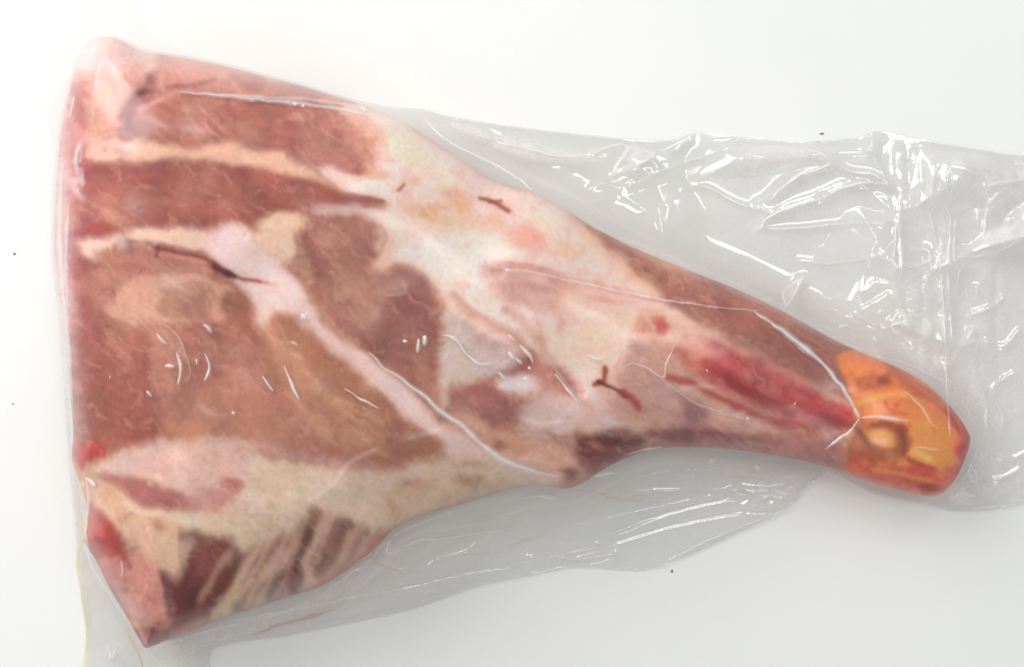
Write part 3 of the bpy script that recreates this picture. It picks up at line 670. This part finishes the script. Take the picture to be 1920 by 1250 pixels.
# winding so faces look outwards
cof = co.reshape(-1, 3); nf = nr.reshape(-1, 3); cf = cw.reshape(-1, 3)
q0 = quads[100 * nt_ + 50]; fn = np.cross(cof[q0[1]] - cof[q0[0]], cof[q0[2]] - cof[q0[0]])
if fn[2] < 0: quads = quads[:, ::-1]
fx = px.reshape(-1)[quads].mean(1); fy = py.reshape(-1)[quads].mean(1)
si = np.clip(((fx - X0) / ST).round().astype(int), 0, W - 1); sj = np.clip(((fy - Y0) / ST).round().astype(int), 0, HH - 1)
lab = SEG[sj, si]
G = lab.reshape(R_ - 1, nt_).copy()
def components(G):
    comp = np.full(G.shape, -1, np.int32); sizes = []
    Gl = G.tolist(); cl = comp.tolist(); h, w = G.shape
    for j in range(h):
        for i in range(w):
            if cl[j][i] >= 0: continue
            c_ = len(sizes); v = Gl[j][i]; cl[j][i] = c_; st = [(j, i)]; n = 0; nb = v
            while st:
                y, x = st.pop(); n += 1
                for yy, xx in ((y - 1, x), (y + 1, x), (y, (x + 1) % w), (y, (x - 1) % w)):
                    if 0 <= yy < h:
                        if Gl[yy][xx] == v:
                            if cl[yy][xx] < 0: cl[yy][xx] = c_; st.append((yy, xx))
                        else: nb = Gl[yy][xx]
            sizes.append((n, nb, v))
    return np.array(cl), sizes
for _ in range(3):
    cm, sz = components(G)
    small = np.array([nb if n < 400 and SEGL[v] not in ('blood_vessel', 'blood_clot') or n < 25 else v for n, nb, v in sz])
    G = small[cm]
cm, sz = components(G)
cm = cm.reshape(-1)
for ci_, (n_, nb_, s_) in enumerate(sz):
    fq = quads[cm == ci_]
    used, inv = np.unique(fq, return_inverse=True)
    nm = SEGL[s_] if s_ else 'flesh_body'
    o = mesh_obj(nm, cof[used], inv.reshape(-1, 4), m_flesh, leg, cf[used], nf[used])
    if s_ == KL: tag(o, 'orange knuckle end of the shank with a pale round spot')
# floor of the joint, closing the mesh
ring = co[-1]; cen = ring.mean(0)
vb = np.vstack([ring, cen[None]]); tri = np.array([[i, (i + 1) % nt_, nt_] for i in range(nt_)])
mesh_obj('underside', vb, tri, m_flesh, leg, np.tile(lin((180, 120, 105)), (len(vb), 1)))

# ------------------------------------------------------------------ the bag
BAG = [(157,86),(176,70),(206,66),(237,76),(266,92),(300,97),(350,105),(430,121),(500,140),(560,155),(640,180),(720,198),(800,206),(850,221),(1000,242),(1130,256),(1200,262),(1260,262),(1310,248),
 (1370,256),(1440,262),(1500,266),(1560,262),(1610,258),(1640,246),(1680,252),(1760,268),(1840,280),(1920,292),(2140,300),(2140,930),(1920,944),(1850,956),
 (1790,958),(1750,948),(1700,938),(1640,925),(1600,906),(1552,884),(1520,906),(1480,950),(1380,1000),(1270,1050),(1210,1068),(1160,1068),
 (1080,1064),(1000,1078),(900,1098),(780,1140),(640,1172),(520,1195),(400,1216),(405,1300),(420,1440),(165,1440),(163,1250),(160,1180),(148,1080),(142,1000),(134,920),(128,860),(121,740),
 (110,600),(99,500),(96,430),(100,340),(109,250),(123,180),(140,118)]
BAGP = smooth_poly(BAG, True, 3)
BAGD = sdf(BAGP)
obst = np.where(LEGD < 0, SKIN + 1.0, 0.0).astype(np.float32)
def solve(u, ob, bd, it, c):
    for _ in range(it):
        v = u.copy()
        v[1:-1, 1:-1] = 0.25 * (u[2:, 1:-1] + u[:-2, 1:-1] + u[1:-1, 2:] + u[1:-1, :-2]) - c
        v = np.maximum(v, ob); v[bd] = ob[bd]
        u = np.maximum(v, 3.0)
    return u
def down(a): return a[::2, ::2]
def up(a, shp):
    j = np.clip(np.arange(shp[0]) / 2, 0, a.shape[0] - 1.001); i = np.clip(np.arange(shp[1]) / 2, 0, a.shape[1] - 1.001)
    jj, ii = np.meshgrid(j, i, indexing='ij'); j0 = jj.astype(int); i0 = ii.astype(int); fj = jj - j0; fi = ii - i0
    j1 = np.minimum(j0 + 1, a.shape[0] - 1); i1 = np.minimum(i0 + 1, a.shape[1] - 1)
    return ((a[j0, i0] * (1 - fi) + a[j0, i1] * fi) * (1 - fj) + (a[j1, i0] * (1 - fi) + a[j1, i1] * fi) * fj).astype(np.float32)
bd = (BAGD > 0)
# the right end of the bag is open and held up a little by its creases
lv = [(obst, bd)]
for _ in range(3): lv.append((down(lv[-1][0]), down(lv[-1][1])))
u = lv[3][0].copy()
for q in (3, 2, 1, 0):
    ob, bb = lv[q]
    if u.shape != ob.shape: u = up(u, ob.shape)
    u = solve(np.maximum(u, ob), ob, bb, [60, 100, 160, 300][q], 0.030 * 4 ** q)
FILM = blur(u, 1, 2); FILM = np.maximum(FILM, obst)
contact0 = sstep(2, -26, LEGD)
FILM = FILM * (1 - contact0) + (blur(FILM, 4, 2) + .6) * contact0
FILM = np.maximum(FILM, LEGZ * (LEGD < 0) + .8)
# loosen: how far a point is from the meat
loose = sstep(4, 60, LEGD) * sstep(0, -24, BAGD)
contact = sstep(6, -12, LEGD)
SWX = fbm(XX, YY, 190, 71, 1); SWY = fbm(XX, YY, 190, 73, 1)
def facet(sc, ang, seed):
    an = math.radians(ang)
    x = XX + SWX * 60; y = YY + SWY * 60
    u_ = (x * math.cos(an) + y * math.sin(an)) / sc; v_ = (-x * math.sin(an) + y * math.cos(an)) / sc
    return vnoise(u_, v_, seed, True)
right = sstep(1150, 1500, XX)
far = sstep(1560, 1720, XX)
lower = sstep(880, 960, YY) * (1 - sstep(1450, 1560, XX))
crum = (facet(120, 20, 1) * 38 + facet(52, 65, 2) * 9 + facet(26, 10, 4) * 2.6 * far + facet(15, 40, 6) * 0.8 * far) * (0.30 + 0.70 * right)
low_f = facet(170, -14, 3) * 22 + np.abs(vnoise((XX * .25 + YY * .97) / 46, (XX * .97 - YY * .25) / 330, 3)) * 7
vert = np.abs(vnoise(XX / 30 + SWX * .8, YY / 300, 5)) * 7 * sstep(1640, 1720, XX) * (1 - sstep(1840, 1900, XX))
crum = crum * (1 - .75 * lower) + low_f * lower
FILM = FILM + sstep(4, 75, LEGD) * sstep(0, -40, BAGD) * (np.maximum(crum + 6, -FILM * .6) + 3 + vert)
# shallow tension folds where the film lies on the meat
tens = np.abs(vnoise((XX * .55 + YY * .83) / 60 + WX * .5, (XX * -.83 + YY * .55) / 300, 2)) * 4.5
FILM = FILM + contact * (fbm(XX * .6 + YY * .8, (YY * .6 - XX * .8) * .35, 60, 21, 1) + 1) * 1.0 + 0.4
# left skirt of film running off the meat
FILM = FILM.astype(np.float32)

# ------------- creases pinched into the film, and lamp glints painted as white strips: (points, width, height, whiteness)
CR = [
 ([(690,660),(705,672),(720,690),(745,705),(770,725),(800,745),(825,770),(870,800),(900,830),(940,860),(1000,882),(1048,893)],11,9,.42),
 ([(925,500),(1000,510),(1100,533),(1200,553),(1300,570),(1400,581),(1442,578)],5,4,.24),
 ([(1412,582),(1470,622),(1540,678),(1580,728),(1602,765),(1612,784)],10,6,.42),
 ([(1612,784),(1650,781),(1680,786),(1706,789)],7,5,.30),
 ([(1612,784),(1596,806),(1570,826),(1546,842)],7,5,.28),
 ([(1612,784),(1602,765)],13,5,.25),
 ([(795,220),(815,243),(835,260),(858,276),(900,295),(940,315),(975,337),(998,356)],6,9,.55),
 ([(335,173),(400,178),(480,186),(560,195),(620,202),(690,216)],11,5,.22),
 ([(380,176),(520,184),(620,192),(720,212)],8,4,.12),
 ([(292,605),(322,618),(340,643),(352,675),(356,700),(348,718)],5,5,.12),
 ([(293,624),(305,638),(316,646)],6,6,.3),
 ([(330,660),(339,682),(338,704),(333,722)],6,6,.25),
 ([(384,662),(392,685),(388,704),(382,712)],5,5,.2),
 ([(380,608),(390,614),(397,624)],7,6,.35),
 ([(308,686),(329,686)],6,6,.4),
 ([(492,704),(502,720),(512,734)],5,5,.2),
 ([(532,684),(545,716),(562,750)],5,5,.2),
 ([(645,728),(680,750),(712,766)],4,4,.18),
 ([(274,732),(286,743)],6,6,.3),([(433,775),(441,774)],7,6,.3),([(206,707),(208,707)],5,5,.3),([(368,672),(368,684)],4,5,.2),
 ([(830,628),(848,631),(862,645),(878,666),(900,682),(922,680)],5,6,.35),
 ([(952,658),(966,673)],8,7,.45),([(966,670),(980,682)],6,6,.4),([(982,708),(990,712)],9,7,.45),([(934,696),(950,712)],6,6,.35),
 ([(975,646),(992,664),(1000,682)],5,5,.3),([(988,690),(996,690)],7,6,.4),([(952,627),(966,640)],5,5,.2),
 ([(798,628),(795,648)],9,8,.5),([(786,634),(783,662)],6,7,.4),([(756,641),(765,638)],5,5,.3),
 ([(1000,620),(1012,650),(1040,690),(1070,728),(1112,762),(1150,790),(1192,806)],4,4,.12),
 ([(1040,700),(1060,725),(1085,755)],5,4,.2),
 ([(1100,664),(1118,672),(1132,674)],6,6,.35),([(1165,690),(1188,681),(1212,690),(1244,707),(1248,684),(1262,655)],5,5,.28),
 ([(1244,708),(1290,748),(1340,768),(1392,784)],4,4,.16),([(1325,696),(1328,694)],6,6,.4),([(1488,755),(1491,757)],7,6,.4),([(1398,784),(1404,785)],7,6,.4),
 ([(730,1014),(727,1032),(736,1044)],6,8,.4),([(736,1044),(752,1026),(790,1013),(830,1010),(900,998),(985,985)],6,9,.3),
 ([(640,1090),(658,1072),(692,1060)],6,6,.25),
 ([(430,1165),(560,1140),(700,1112),(850,1082),(985,1058),(1000,1048)],9,7,.18),
 ([(1000,1048),(1040,1044),(1090,1047),(1130,1040),(1152,1036),(1156,1054),(1162,1066)],5,8,.3),
 ([(1000,1046),(1100,1030),(1250,985),(1400,955),(1470,945)],5,6,.12),
 ([(1254,1046),(1310,1020),(1360,998),(1420,975),(1486,948)],5,8,.45),
 ([(1112,893),(1140,888),(1160,887)],6,7,.35),([(1176,852),(1210,842),(1244,836)],5,6,.25),
 ([(1510,906),(1532,898),(1552,886)],5,6,.3),([(1330,862),(1336,868)],8,7,.35),([(1414,872),(1424,880)],8,7,.4),
 ([(1100,930),(1250,920),(1400,925),(1500,905)],5,6,.1),([(1120,1010),(1250,960),(1380,930),(1500,915)],5,6,.12),
 ([(1080,960),(1180,900),(1300,880),(1440,900)],6,6,.08),([(980,935),(1010,930),(1040,935),(1020,945)],5,6,.2),
 ([(280,1212),(420,1175),(560,1135),(680,1060),(745,1000),(860,955)],6,6,.14),
 ([(520,1180),(640,1160),(760,1138),(880,1098),(1000,1078)],5,5,.10),
 # upper bag
 ([(850,232),(920,262),(1000,282),(1060,295),(1110,290)],9,12,.25),([(1110,290),(1140,276),(1168,271),(1180,280)],5,9,.4),
 ([(1180,280),(1165,300),(1148,328)],8,10,.2),([(1148,330),(1190,312),(1232,290)],5,7,.2),
 ([(1240,285),(1265,272),(1292,260)],7,10,.4),([(1218,300),(1228,306),(1233,312)],7,7,.25),([(1180,350),(1240,320),(1330,290),(1385,262)],5,8,.16),
 ([(1280,352),(1322,350),(1380,380),(1430,395)],5,7,.16),([(1290,345),(1360,310),(1400,275)],5,7,.12),
 ([(1446,374),(1470,350),(1500,330),(1540,316),(1560,306)],8,12,.45),([(1560,306),(1545,292),(1516,280)],7,10,.35),([(1560,306),(1600,322),(1644,330),(1668,348)],6,10,.3),
 ([(1424,428),(1440,408),(1475,393),(1546,371)],7,11,.45),([(1546,371),(1580,352),(1630,343),(1668,348)],7,10,.35),
 ([(1424,430),(1500,428),(1560,421),(1640,418),(1700,412)],5,7,.22),([(1426,386),(1446,402)],9,8,.35),
 ([(1235,398),(1240,420),(1244,440)],6,7,.25),([(1254,388),(1248,420)],6,7,.18),([(1100,360),(1130,345),(1160,352)],7,6,.12),
 ([(1476,574),(1470,550),(1490,530),(1506,522)],6,8,.3),([(1506,522),(1490,552),(1476,574)],6,8,.3),([(1614,524),(1606,545),(1598,562)],6,8,.25),
 ([(1572,614),(1592,608)],9,8,.35),([(1500,490),(1560,494),(1640,485)],7,6,.12),([(1635,250),(1640,290),(1668,348)],8,8,.2),
 ([(1690,360),(1686,420),(1692,480),(1690,520)],14,12,.30),([(1664,346),(1680,420),(1676,520),(1700,600)],5,7,.2),
 ([(1752,320),(1745,400),(1760,480),(1768,560),(1775,700),(1780,820)],7,9,.28),([(1772,330),(1782,420),(1778,520),(1786,640)],9,10,.28),([(1795,340),(1790,460),(1794,560)],6,8,.22),
 ([(1700,395),(1740,370),(1750,330)],6,8,.22),([(1780,312),(1810,318),(1834,330)],7,10,.4),([(1660,470),(1680,450),(1700,455)],6,8,.3),
 ([(1688,470),(1700,500),(1740,490),(1738,470),(1710,468)],6,9,.3),([(1676,490),(1688,510)],9,9,.35),([(1808,484),(1850,478),(1920,452)],6,8,.22),
 ([(1812,484),(1800,510),(1796,540)],8,8,.25),([(1900,350),(1870,365),(1850,400),(1845,440)],16,12,.4),([(1930,336),(1880,342),(1850,350)],10,10,.35),
 ([(1668,612),(1690,606),(1706,612)],7,8,.3),([(1686,600),(1692,590),(1708,610)],5,8,.3),([(1636,630),(1646,640)],14,8,.25),([(1700,590),(1740,600),(1770,640)],5,7,.2),
 ([(1880,560),(1850,580),(1820,590)],6,8,.2),([(1910,620),(1880,650),(1850,640)],6,8,.2),([(1800,650),(1830,640),(1835,655)],6,8,.25),([(1830,540),(1834,556)],7,8,.25),
 ([(1900,700),(1860,730),(1880,780),(1870,830)],6,8,.2),([(1830,700),(1850,760),(1845,820)],7,8,.2),([(1815,870),(1826,880),(1832,900),(1824,900),(1814,880)],6,8,.35),
 ([(1830,890),(1870,900),(1910,880)],6,8,.2),([(1780,940),(1800,925),(1830,930)],10,8,.3),([(1836,950),(1880,948),(1915,942)],5,7,.4),([(1850,845),(1890,860),(1920,850)],5,7,.2),
 ([(1500,596),(1580,640),(1650,668),(1720,700),(1780,745),(1820,790)],5,6,.16),([(1530,560),(1620,600),(1700,640),(1760,690),(1830,750)],5,7,.14),
 ([(1080,395),(1150,440),(1250,480),(1380,530),(1470,575)],7,6,.16),([(1660,670),(1720,690),(1790,730),(1830,800)],7,7,.18),
 ([(1835,830),(1822,870),(1800,910)],6,7,.25),([(1690,730),(1720,755),(1745,790),(1760,806)],5,5,.25),([(1714,838),(1760,842)],5,5,.2),
 # left side
 ([(118,300),(112,400),(116,520),(126,640),(132,760),(136,840)],13,4,.22),([(130,380),(124,470),(128,580)],9,3,.2),
 ([(150,270),(142,300),(146,330)],14,4,.25),([(140,180),(130,220)],7,4,.2),([(160,896),(170,902),(180,912)],9,8,.5),([(152,900),(158,912)],5,6,.35),
 ([(206,1214),(209,1234),(214,1222),(217,1214)],5,7,.4),([(226,1048),(230,1070),(228,1080)],4,5,.2),([(160,885),(166,940),(160,1000),(172,1060),(210,1120),(250,1180)],7,5,.2),
 ([(240,1180),(246,1250),(250,1330),(252,1430)],7,5,.12),([(385,1220),(392,1280),(398,1330),(404,1430)],6,5,.12),
 ([(565,588),(574,598)],12,6,.35),([(545,640),(560,648)],6,5,.3),([(674,198),(684,206),(688,210)],8,9,.45),([(548,193),(558,196)],7,7,.4),([(566,197),(572,200)],6,7,.4),
 ([(722,556),(760,552)],3,2,.05),([(1118,505),(1120,510)],5,4,.2),([(945,506),(960,508)],7,6,.35),([(895,490),(905,495),(910,506)],5,4,.25),
]
CR = [(p, w * 1.35 if wh >= .3 else w, h * 1.15 if wh >= .3 else h, wh) for p, w, h, wh in CR]
CR = [(p, w * 1.3, h * 1.2, max(wh, .5)) if (wh >= .12 and w <= 8 and sum(math.hypot(p[i+1][0]-p[i][0], p[i+1][1]-p[i][1]) for i in range(len(p)-1)) < 130
       and p[0][0] < 1500 and 560 < p[0][1] < 800) else (p, w, h, wh) for p, w, h, wh in CR]  # short arcs over the meat whitened to stand in for lamp glints
def sample_leg(P):
    i = int((P[:, 0].mean() - X0) / ST); j = int((P[:, 1].mean() - Y0) / ST)
    return LEGD[min(max(j, 0), HH - 1), min(max(i, 0), W - 1)]
for v in CR:      # the sheet itself rises a little into the creases and glints
    P = smooth_poly(v[0], False, 3); sl = box(P, v[1] * 3)
    d, _ = seg_dist(XX[sl], YY[sl], P, False)
    FILM[sl] += v[2] * (.28 if sample_leg(P) > 5 else .08) * np.exp(-(d / (v[1] * 1.1)) ** 2)

bag = empty('vacuum_bag')
tag(bag, 'crinkled clear vacuum bag wrapped tight round the lamb leg, loose end at right', 'plastic bag')

def sheet(name, Z, mat, step, poly_d, extra=None, hz=None, zfun=None, gap=None):
    k = step
    xs = XX[::k, ::k].copy(); ys = YY[::k, ::k].copy(); dq = poly_d[::k, ::k]; zq = Z[::k, ::k].copy()
    gx_ = np.gradient(dq, ST * k, axis=1); gy_ = np.gradient(dq, ST * k, axis=0)
    t = ST * k * 1.5
    ok = dq < t
    if extra is not None: ok &= extra[::k, ::k]
    mv = np.clip(dq, 0, t)
    xs -= gx_ * mv; ys -= gy_ * mv
    h, w = xs.shape
    co = place(xs, ys, zq).reshape(-1, 3)
    if zfun is not None: co = zfun(co)
    idx = np.arange(h * w).reshape(h, w)
    f = ok[:-1, :-1] & ok[1:, :-1] & ok[:-1, 1:] & ok[1:, 1:]
    q = np.stack([idx[:-1, :-1][f], idx[1:, :-1][f], idx[1:, 1:][f], idx[:-1, 1:][f]], -1)
    used, inv = np.unique(q, return_inverse=True)
    return mesh_obj(name, co[used], inv.reshape(-1, 4), mat, bag, attrs={'haze': hz[::k, ::k].reshape(-1)[used], 'gap': (gap if gap is not None else np.zeros_like(hz))[::k, ::k].reshape(-1)[used]})
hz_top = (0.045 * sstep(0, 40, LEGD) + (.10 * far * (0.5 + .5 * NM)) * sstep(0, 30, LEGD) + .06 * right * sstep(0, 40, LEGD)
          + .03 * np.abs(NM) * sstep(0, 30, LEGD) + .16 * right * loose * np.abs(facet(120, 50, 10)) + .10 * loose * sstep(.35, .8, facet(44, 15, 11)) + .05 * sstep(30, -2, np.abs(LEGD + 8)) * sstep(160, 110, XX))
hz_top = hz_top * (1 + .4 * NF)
# bright facet reflections painted in as haze, with some whitish film bands
def milk_glare(pts, v, soft=10, wd=None):
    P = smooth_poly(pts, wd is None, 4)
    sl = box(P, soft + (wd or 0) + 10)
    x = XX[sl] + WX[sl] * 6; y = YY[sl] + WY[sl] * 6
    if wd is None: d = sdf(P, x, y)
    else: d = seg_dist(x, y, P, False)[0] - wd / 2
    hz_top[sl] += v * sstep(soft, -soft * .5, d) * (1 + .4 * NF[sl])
milk_glare([(1180,276),(1232,291),(1146,330)], .40, 4); milk_glare([(1244,288),(1292,258),(1300,262),(1262,284)], .35, 5)
milk_glare([(850,234),(960,262),(1080,290),(1110,292),(1040,300),(930,274)], .38, 12); milk_glare([(800,214),(900,240),(1000,280),(960,300),(860,262)], .12, 14)
milk_glare([(1478,574),(1472,548),(1506,522),(1498,548)], .35, 5); milk_glare([(1606,566),(1602,545),(1616,526)], .3, 5)
milk_glare([(1400,300),(1560,290),(1660,345),(1600,360),(1440,420),(1420,380)], .14, 24); milk_glare([(1700,300),(1800,310),(1780,420),(1700,430)], .12, 20)
milk_glare([(1835,335),(1960,325),(1960,460),(1860,470),(1840,400)], .50, 22); milk_glare([(1840,500),(1960,480),(1960,620),(1860,600)], .18, 30)
milk_glare([(1760,560),(1830,560),(1830,760),(1790,700)], .2, 20); milk_glare([(1680,620),(1740,600),(1760,680),(1720,690)], .22, 14)
milk_glare([(1170,452),(1300,505),(1420,556),(1540,615),(1640,662)], .20, 8, 14); milk_glare([(1100,412),(1160,436),(1250,478),(1400,532)], .08, 8, 20)
milk_glare([(1830,860),(1880,850),(1960,900),(1960,940),(1840,930)], .25, 16); milk_glare([(1800,905),(1780,935),(1820,945)], .3, 8)
milk_glare([(290,1222),(430,1186),(560,1142),(660,1096),(735,1030)], .24, 9, 20); milk_glare([(420,1205),(560,1176),(700,1140),(850,1092),(985,1062)], .12, 9, 22)
milk_glare([(1420,905),(1550,885),(1500,930)], .2, 8); milk_glare([(880,1020),(1000,1010),(1180,1040),(1000,1050)], .12, 14); milk_glare([(1120,900),(1300,880),(1480,900),(1300,960),(1160,960)], .08, 20)
milk_glare([(112,300),(108,400),(112,520),(122,640),(130,740)], .30, 4, 10); milk_glare([(150,270),(146,300)], .3, 4, 10); milk_glare([(150,318),(152,345)], .3, 4, 9)
milk_glare([(160,1040),(200,1130),(250,1210),(390,1230),(400,1440),(170,1440)], .16, 14); milk_glare([(158,880),(166,930),(160,985),(150,940)], .2, 6)
milk_glare([(690,205),(760,212),(850,250),(800,245)], .14, 10)
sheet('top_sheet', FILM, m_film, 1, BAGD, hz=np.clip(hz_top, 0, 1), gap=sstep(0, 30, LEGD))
low = 2.2 + np.abs(facet(70, 35, 7)) * 1.2 * sstep(0, -30, BAGD) * sstep(0, 30, LEGD) + np.abs(facet(34, 80, 9)) * far * 1.0 * sstep(0, 30, LEGD)
low = np.where(LEGD < 6, 1.5, low)
hz_low = np.clip(0.05 + .05 * right + .08 * far * (.5 + NM), 0, 1)
sheet('bottom_sheet', low.astype(np.float32), m_under, 2, BAGD, hz=hz_low)

def crease_glint(name, pts, wd, ht, white, mat=m_crease_glint, lift=0.9, zc=None, par=None, taper=True):
    P = smooth_poly(pts, False, max(3, int(12)))
    seg = np.concatenate([[0], np.cumsum(np.hypot(*np.diff(P, axis=0).T))])
    n = max(int(seg[-1] / 2.5), 6)
    t = np.linspace(0, seg[-1], n)
    x = np.interp(t, seg, P[:, 0]); y = np.interp(t, seg, P[:, 1])
    x = x + 1.2 * vnoise(t / 17, x * 0 + 3.3 + wd, 2) ; y = y + 1.2 * vnoise(t / 17, x * 0 + 8.1 + ht, 4)
    tx = np.gradient(x); ty = np.gradient(y); l = np.hypot(tx, ty) + 1e-9; nx, ny = -ty / l, tx / l
    u_ = t / max(seg[-1], 1e-6)
    tp = np.sin(np.pi * np.clip(u_, 0.0, 1)) ** .45 if taper else np.ones(n)
    tp = np.clip(tp, .08, 1) * (1 + .45 * vnoise(t / 21, x * 0 + ht * 1.7, 6))
    prof = [(-.5, 0), (-.34, .16), (-.2, .55), (-.07, .95), (.07, .95), (.2, .55), (.34, .16), (.5, 0)]
    rows = []; hz = []
    for o_, h_ in prof:
        qx = x + nx * o_ * wd * tp; qy = y + ny * o_ * wd * tp
        base = sample(FILM if zc is None else zc, qx, qy)
        rows.append(place(qx, qy, base + lift + h_ * ht * tp * .55)); hz.append(np.clip(np.full(n, white * (.25 + 1.75 * h_)), 0, .95) * (.6 + .4 * tp))
    co = np.stack(rows, 1).reshape(-1, 3); m = len(prof)
    idx = np.arange(n * m).reshape(n, m)
    q = np.stack([idx[:-1, :-1], idx[1:, :-1], idx[1:, 1:], idx[:-1, 1:]], -1).reshape(-1, 4)
    return mesh_obj(name, co, q, mat, par or bag, attrs={'haze': np.stack(hz, 1).ravel()})
m_crease_haze = .30
for v in CR: crease_glint('crease_glint', *v)

# welded edge of the bag: two short runs of seam along the open sides
for pts in ([(800,208),(900,229),(1050,249),(1180,262),(1260,263),(1310,250),(1400,260),(1500,267),(1600,260),(1640,248),(1700,257),(1840,281),(1920,293),(2130,301)],
            [(400,1214),(520,1193),(640,1170),(780,1138),(900,1096),(1000,1076),(1080,1062),(1210,1066),(1270,1048),(1380,998),(1480,948),(1520,904)],
            [(1640,923),(1700,937),(1750,947),(1850,954),(1920,943),(2130,930)]):
    crease_glint('side_seam', pts, 4, 3, .12, lift=.5, taper=False)

# juice caught in the fold of the bag
JZ = np.full_like(FILM, 0) + FILM
for nm, pts, w_, m_ in [('juice_line', [(140,870),(146,930),(152,990),(146,1060),(155,1120),(163,1180),(160,1250),(162,1330),(164,1430)], 7, m_juice),
                        ('juice_line', [(135,862),(150,905),(163,950),(160,1000),(150,1030),(146,1060)], 8, m_juice),
                        ('juice_line', [(236,1150),(242,1190),(262,1230),(270,1260)], 12, m_juice),
                        ('juice_line', [(1062,916),(1110,922),(1160,934),(1240,942)], 6, m_juice),
                        ('juice_line', [(664,1052),(690,1044),(706,1050)], 9, m_juice),
                        ('juice_line', [(700,1052),(724,1062),(752,1072)], 5, m_juice),
                        ('juice_smear', [(470,1192),(520,1172),(580,1156),(630,1142)], 11, m_juice_red),
                        ]:
    crease_glint(nm, pts, w_ * .8, 2.2, .14, m_, lift=1.6)

# thin sealed end of the bag lying flat on the table behind the meat
FL = smooth_poly([(215,-70),(150,-10),(105,70),(84,140),(82,200),(98,262),(130,270),(190,180),(330,140),(420,124),(340,92),(280,64),(262,20),(262,-70)], True, 4)
FD = sdf(FL)
m_flap = film_mat('thin_end_film', (.99, .978, .978), .0, .3, (.95, .9, .9), .05, .3)
sheet('end_flap', (np.abs(facet(50, 30, 5)) * .8 + .6).astype(np.float32), m_flap, 2, FD, hz=np.full(FD.shape, .02))

# ------------------------------------------------------------------ table and crumbs
m_tab, N, L = newmat('white_laminate')
out = N.new('ShaderNodeOutputMaterial'); b = N.new('ShaderNodeBsdfPrincipled')
tc = N.new('ShaderNodeTexCoord')
n1 = N.new('ShaderNodeTexNoise'); n1.inputs['Scale'].default_value = 9; n1.inputs['Detail'].default_value = 4
n2 = N.new('ShaderNodeTexNoise'); n2.inputs['Scale'].default_value = 1400; n2.inputs['Detail'].default_value = 2
L.new(tc.outputs['Object'], n1.inputs['Vector']); L.new(tc.outputs['Object'], n2.inputs['Vector'])
cr = N.new('ShaderNodeValToRGB'); cr.color_ramp.elements[0].position = .3; cr.color_ramp.elements[0].color = (.80, .815, .805, 1)
cr.color_ramp.elements[1].position = .7; cr.color_ramp.elements[1].color = (.84, .85, .84, 1)
L.new(n1.outputs['Fac'], cr.inputs[0])
cr2 = N.new('ShaderNodeMapRange'); cr2.inputs[3].default_value = .96; cr2.inputs[4].default_value = 1.03; L.new(n2.outputs['Fac'], cr2.inputs[0])
vm = N.new('ShaderNodeVectorMath'); vm.operation = 'SCALE'; L.new(cr.outputs[0], vm.inputs[0]); L.new(cr2.outputs[0], vm.inputs['Scale'])
L.new(vm.outputs[0], b.inputs['Base Color']); b.inputs['Roughness'].default_value = .34; b.inputs['Specular IOR Level'].default_value = .14
bp = N.new('ShaderNodeBump'); bp.inputs['Strength'].default_value = .08; bp.inputs['Distance'].default_value = .0002; L.new(n2.outputs['Fac'], bp.inputs['Height']); L.new(bp.outputs[0], b.inputs['Normal'])
L.new(b.outputs[0], out.inputs[0])
g = 0.9
tab = mesh_obj('table_top', [(-g, -g, 0), (g, -g, 0), (g, g, 0), (-g, g, 0), (-g, -g, -.03), (g, -g, -.03), (g, g, -.03), (-g, g, -.03)],
    [(0, 1, 2, 3), (7, 6, 5, 4), (0, 4, 5, 1), (1, 5, 6, 2), (2, 6, 7, 3), (3, 7, 4, 0)], m_tab, smooth=False)
tag(tab, 'plain glossy white table top', kind='structure')

m_cr, N, L = newmat('crumb')
out = N.new('ShaderNodeOutputMaterial'); b = N.new('ShaderNodeBsdfPrincipled'); n1 = N.new('ShaderNodeTexNoise'); n1.inputs['Scale'].default_value = 900
cr = N.new('ShaderNodeValToRGB'); cr.color_ramp.elements[0].color = (.04, .03, .03, 1); cr.color_ramp.elements[1].color = (.16, .07, .06, 1)
L.new(n1.outputs['Fac'], cr.inputs[0]); L.new(cr.outputs[0], b.inputs['Base Color']); L.new(b.outputs[0], out.inputs[0])
def crumb(x, y, rx, ry, label):
    v = []; f = []
    n, m = 10, 5; rr = np.random.RandomState(int(x))
    for j in range(m):
        for i in range(n):
            a = i / n * 2 * math.pi; e = j / (m - 1) * math.pi / 2; k_ = math.cos(e) * (1 + .3 * rr.rand())
            v.append(place(np.float64(x + rx * k_ * math.cos(a)), np.float64(y + ry * k_ * math.sin(a)), np.float64(.3 + math.sin(e) * min(rx, ry) * .8)))
    for j in range(m - 1):
        for i in range(n): f.append((j * n + i, j * n + (i + 1) % n, (j + 1) * n + (i + 1) % n, (j + 1) * n + i))
    tag(mesh_obj('crumb', v, f, m_cr), label, 'crumb', 'dark specks on the table top')
crumb(1541, 251, 3.6, 1.3, 'tiny reddish brown speck on the table just above the top edge of the bag')
crumb(1260, 1070, 1.7, 2.2, 'tiny dark speck on the table below the lower edge of the bag')
crumb(27, 476, 2, 1.6, 'tiny dark speck on the table left of the meat')
crumb(24, 757, 1.5, 1, 'faint tiny speck on the table low down beside the left edge')
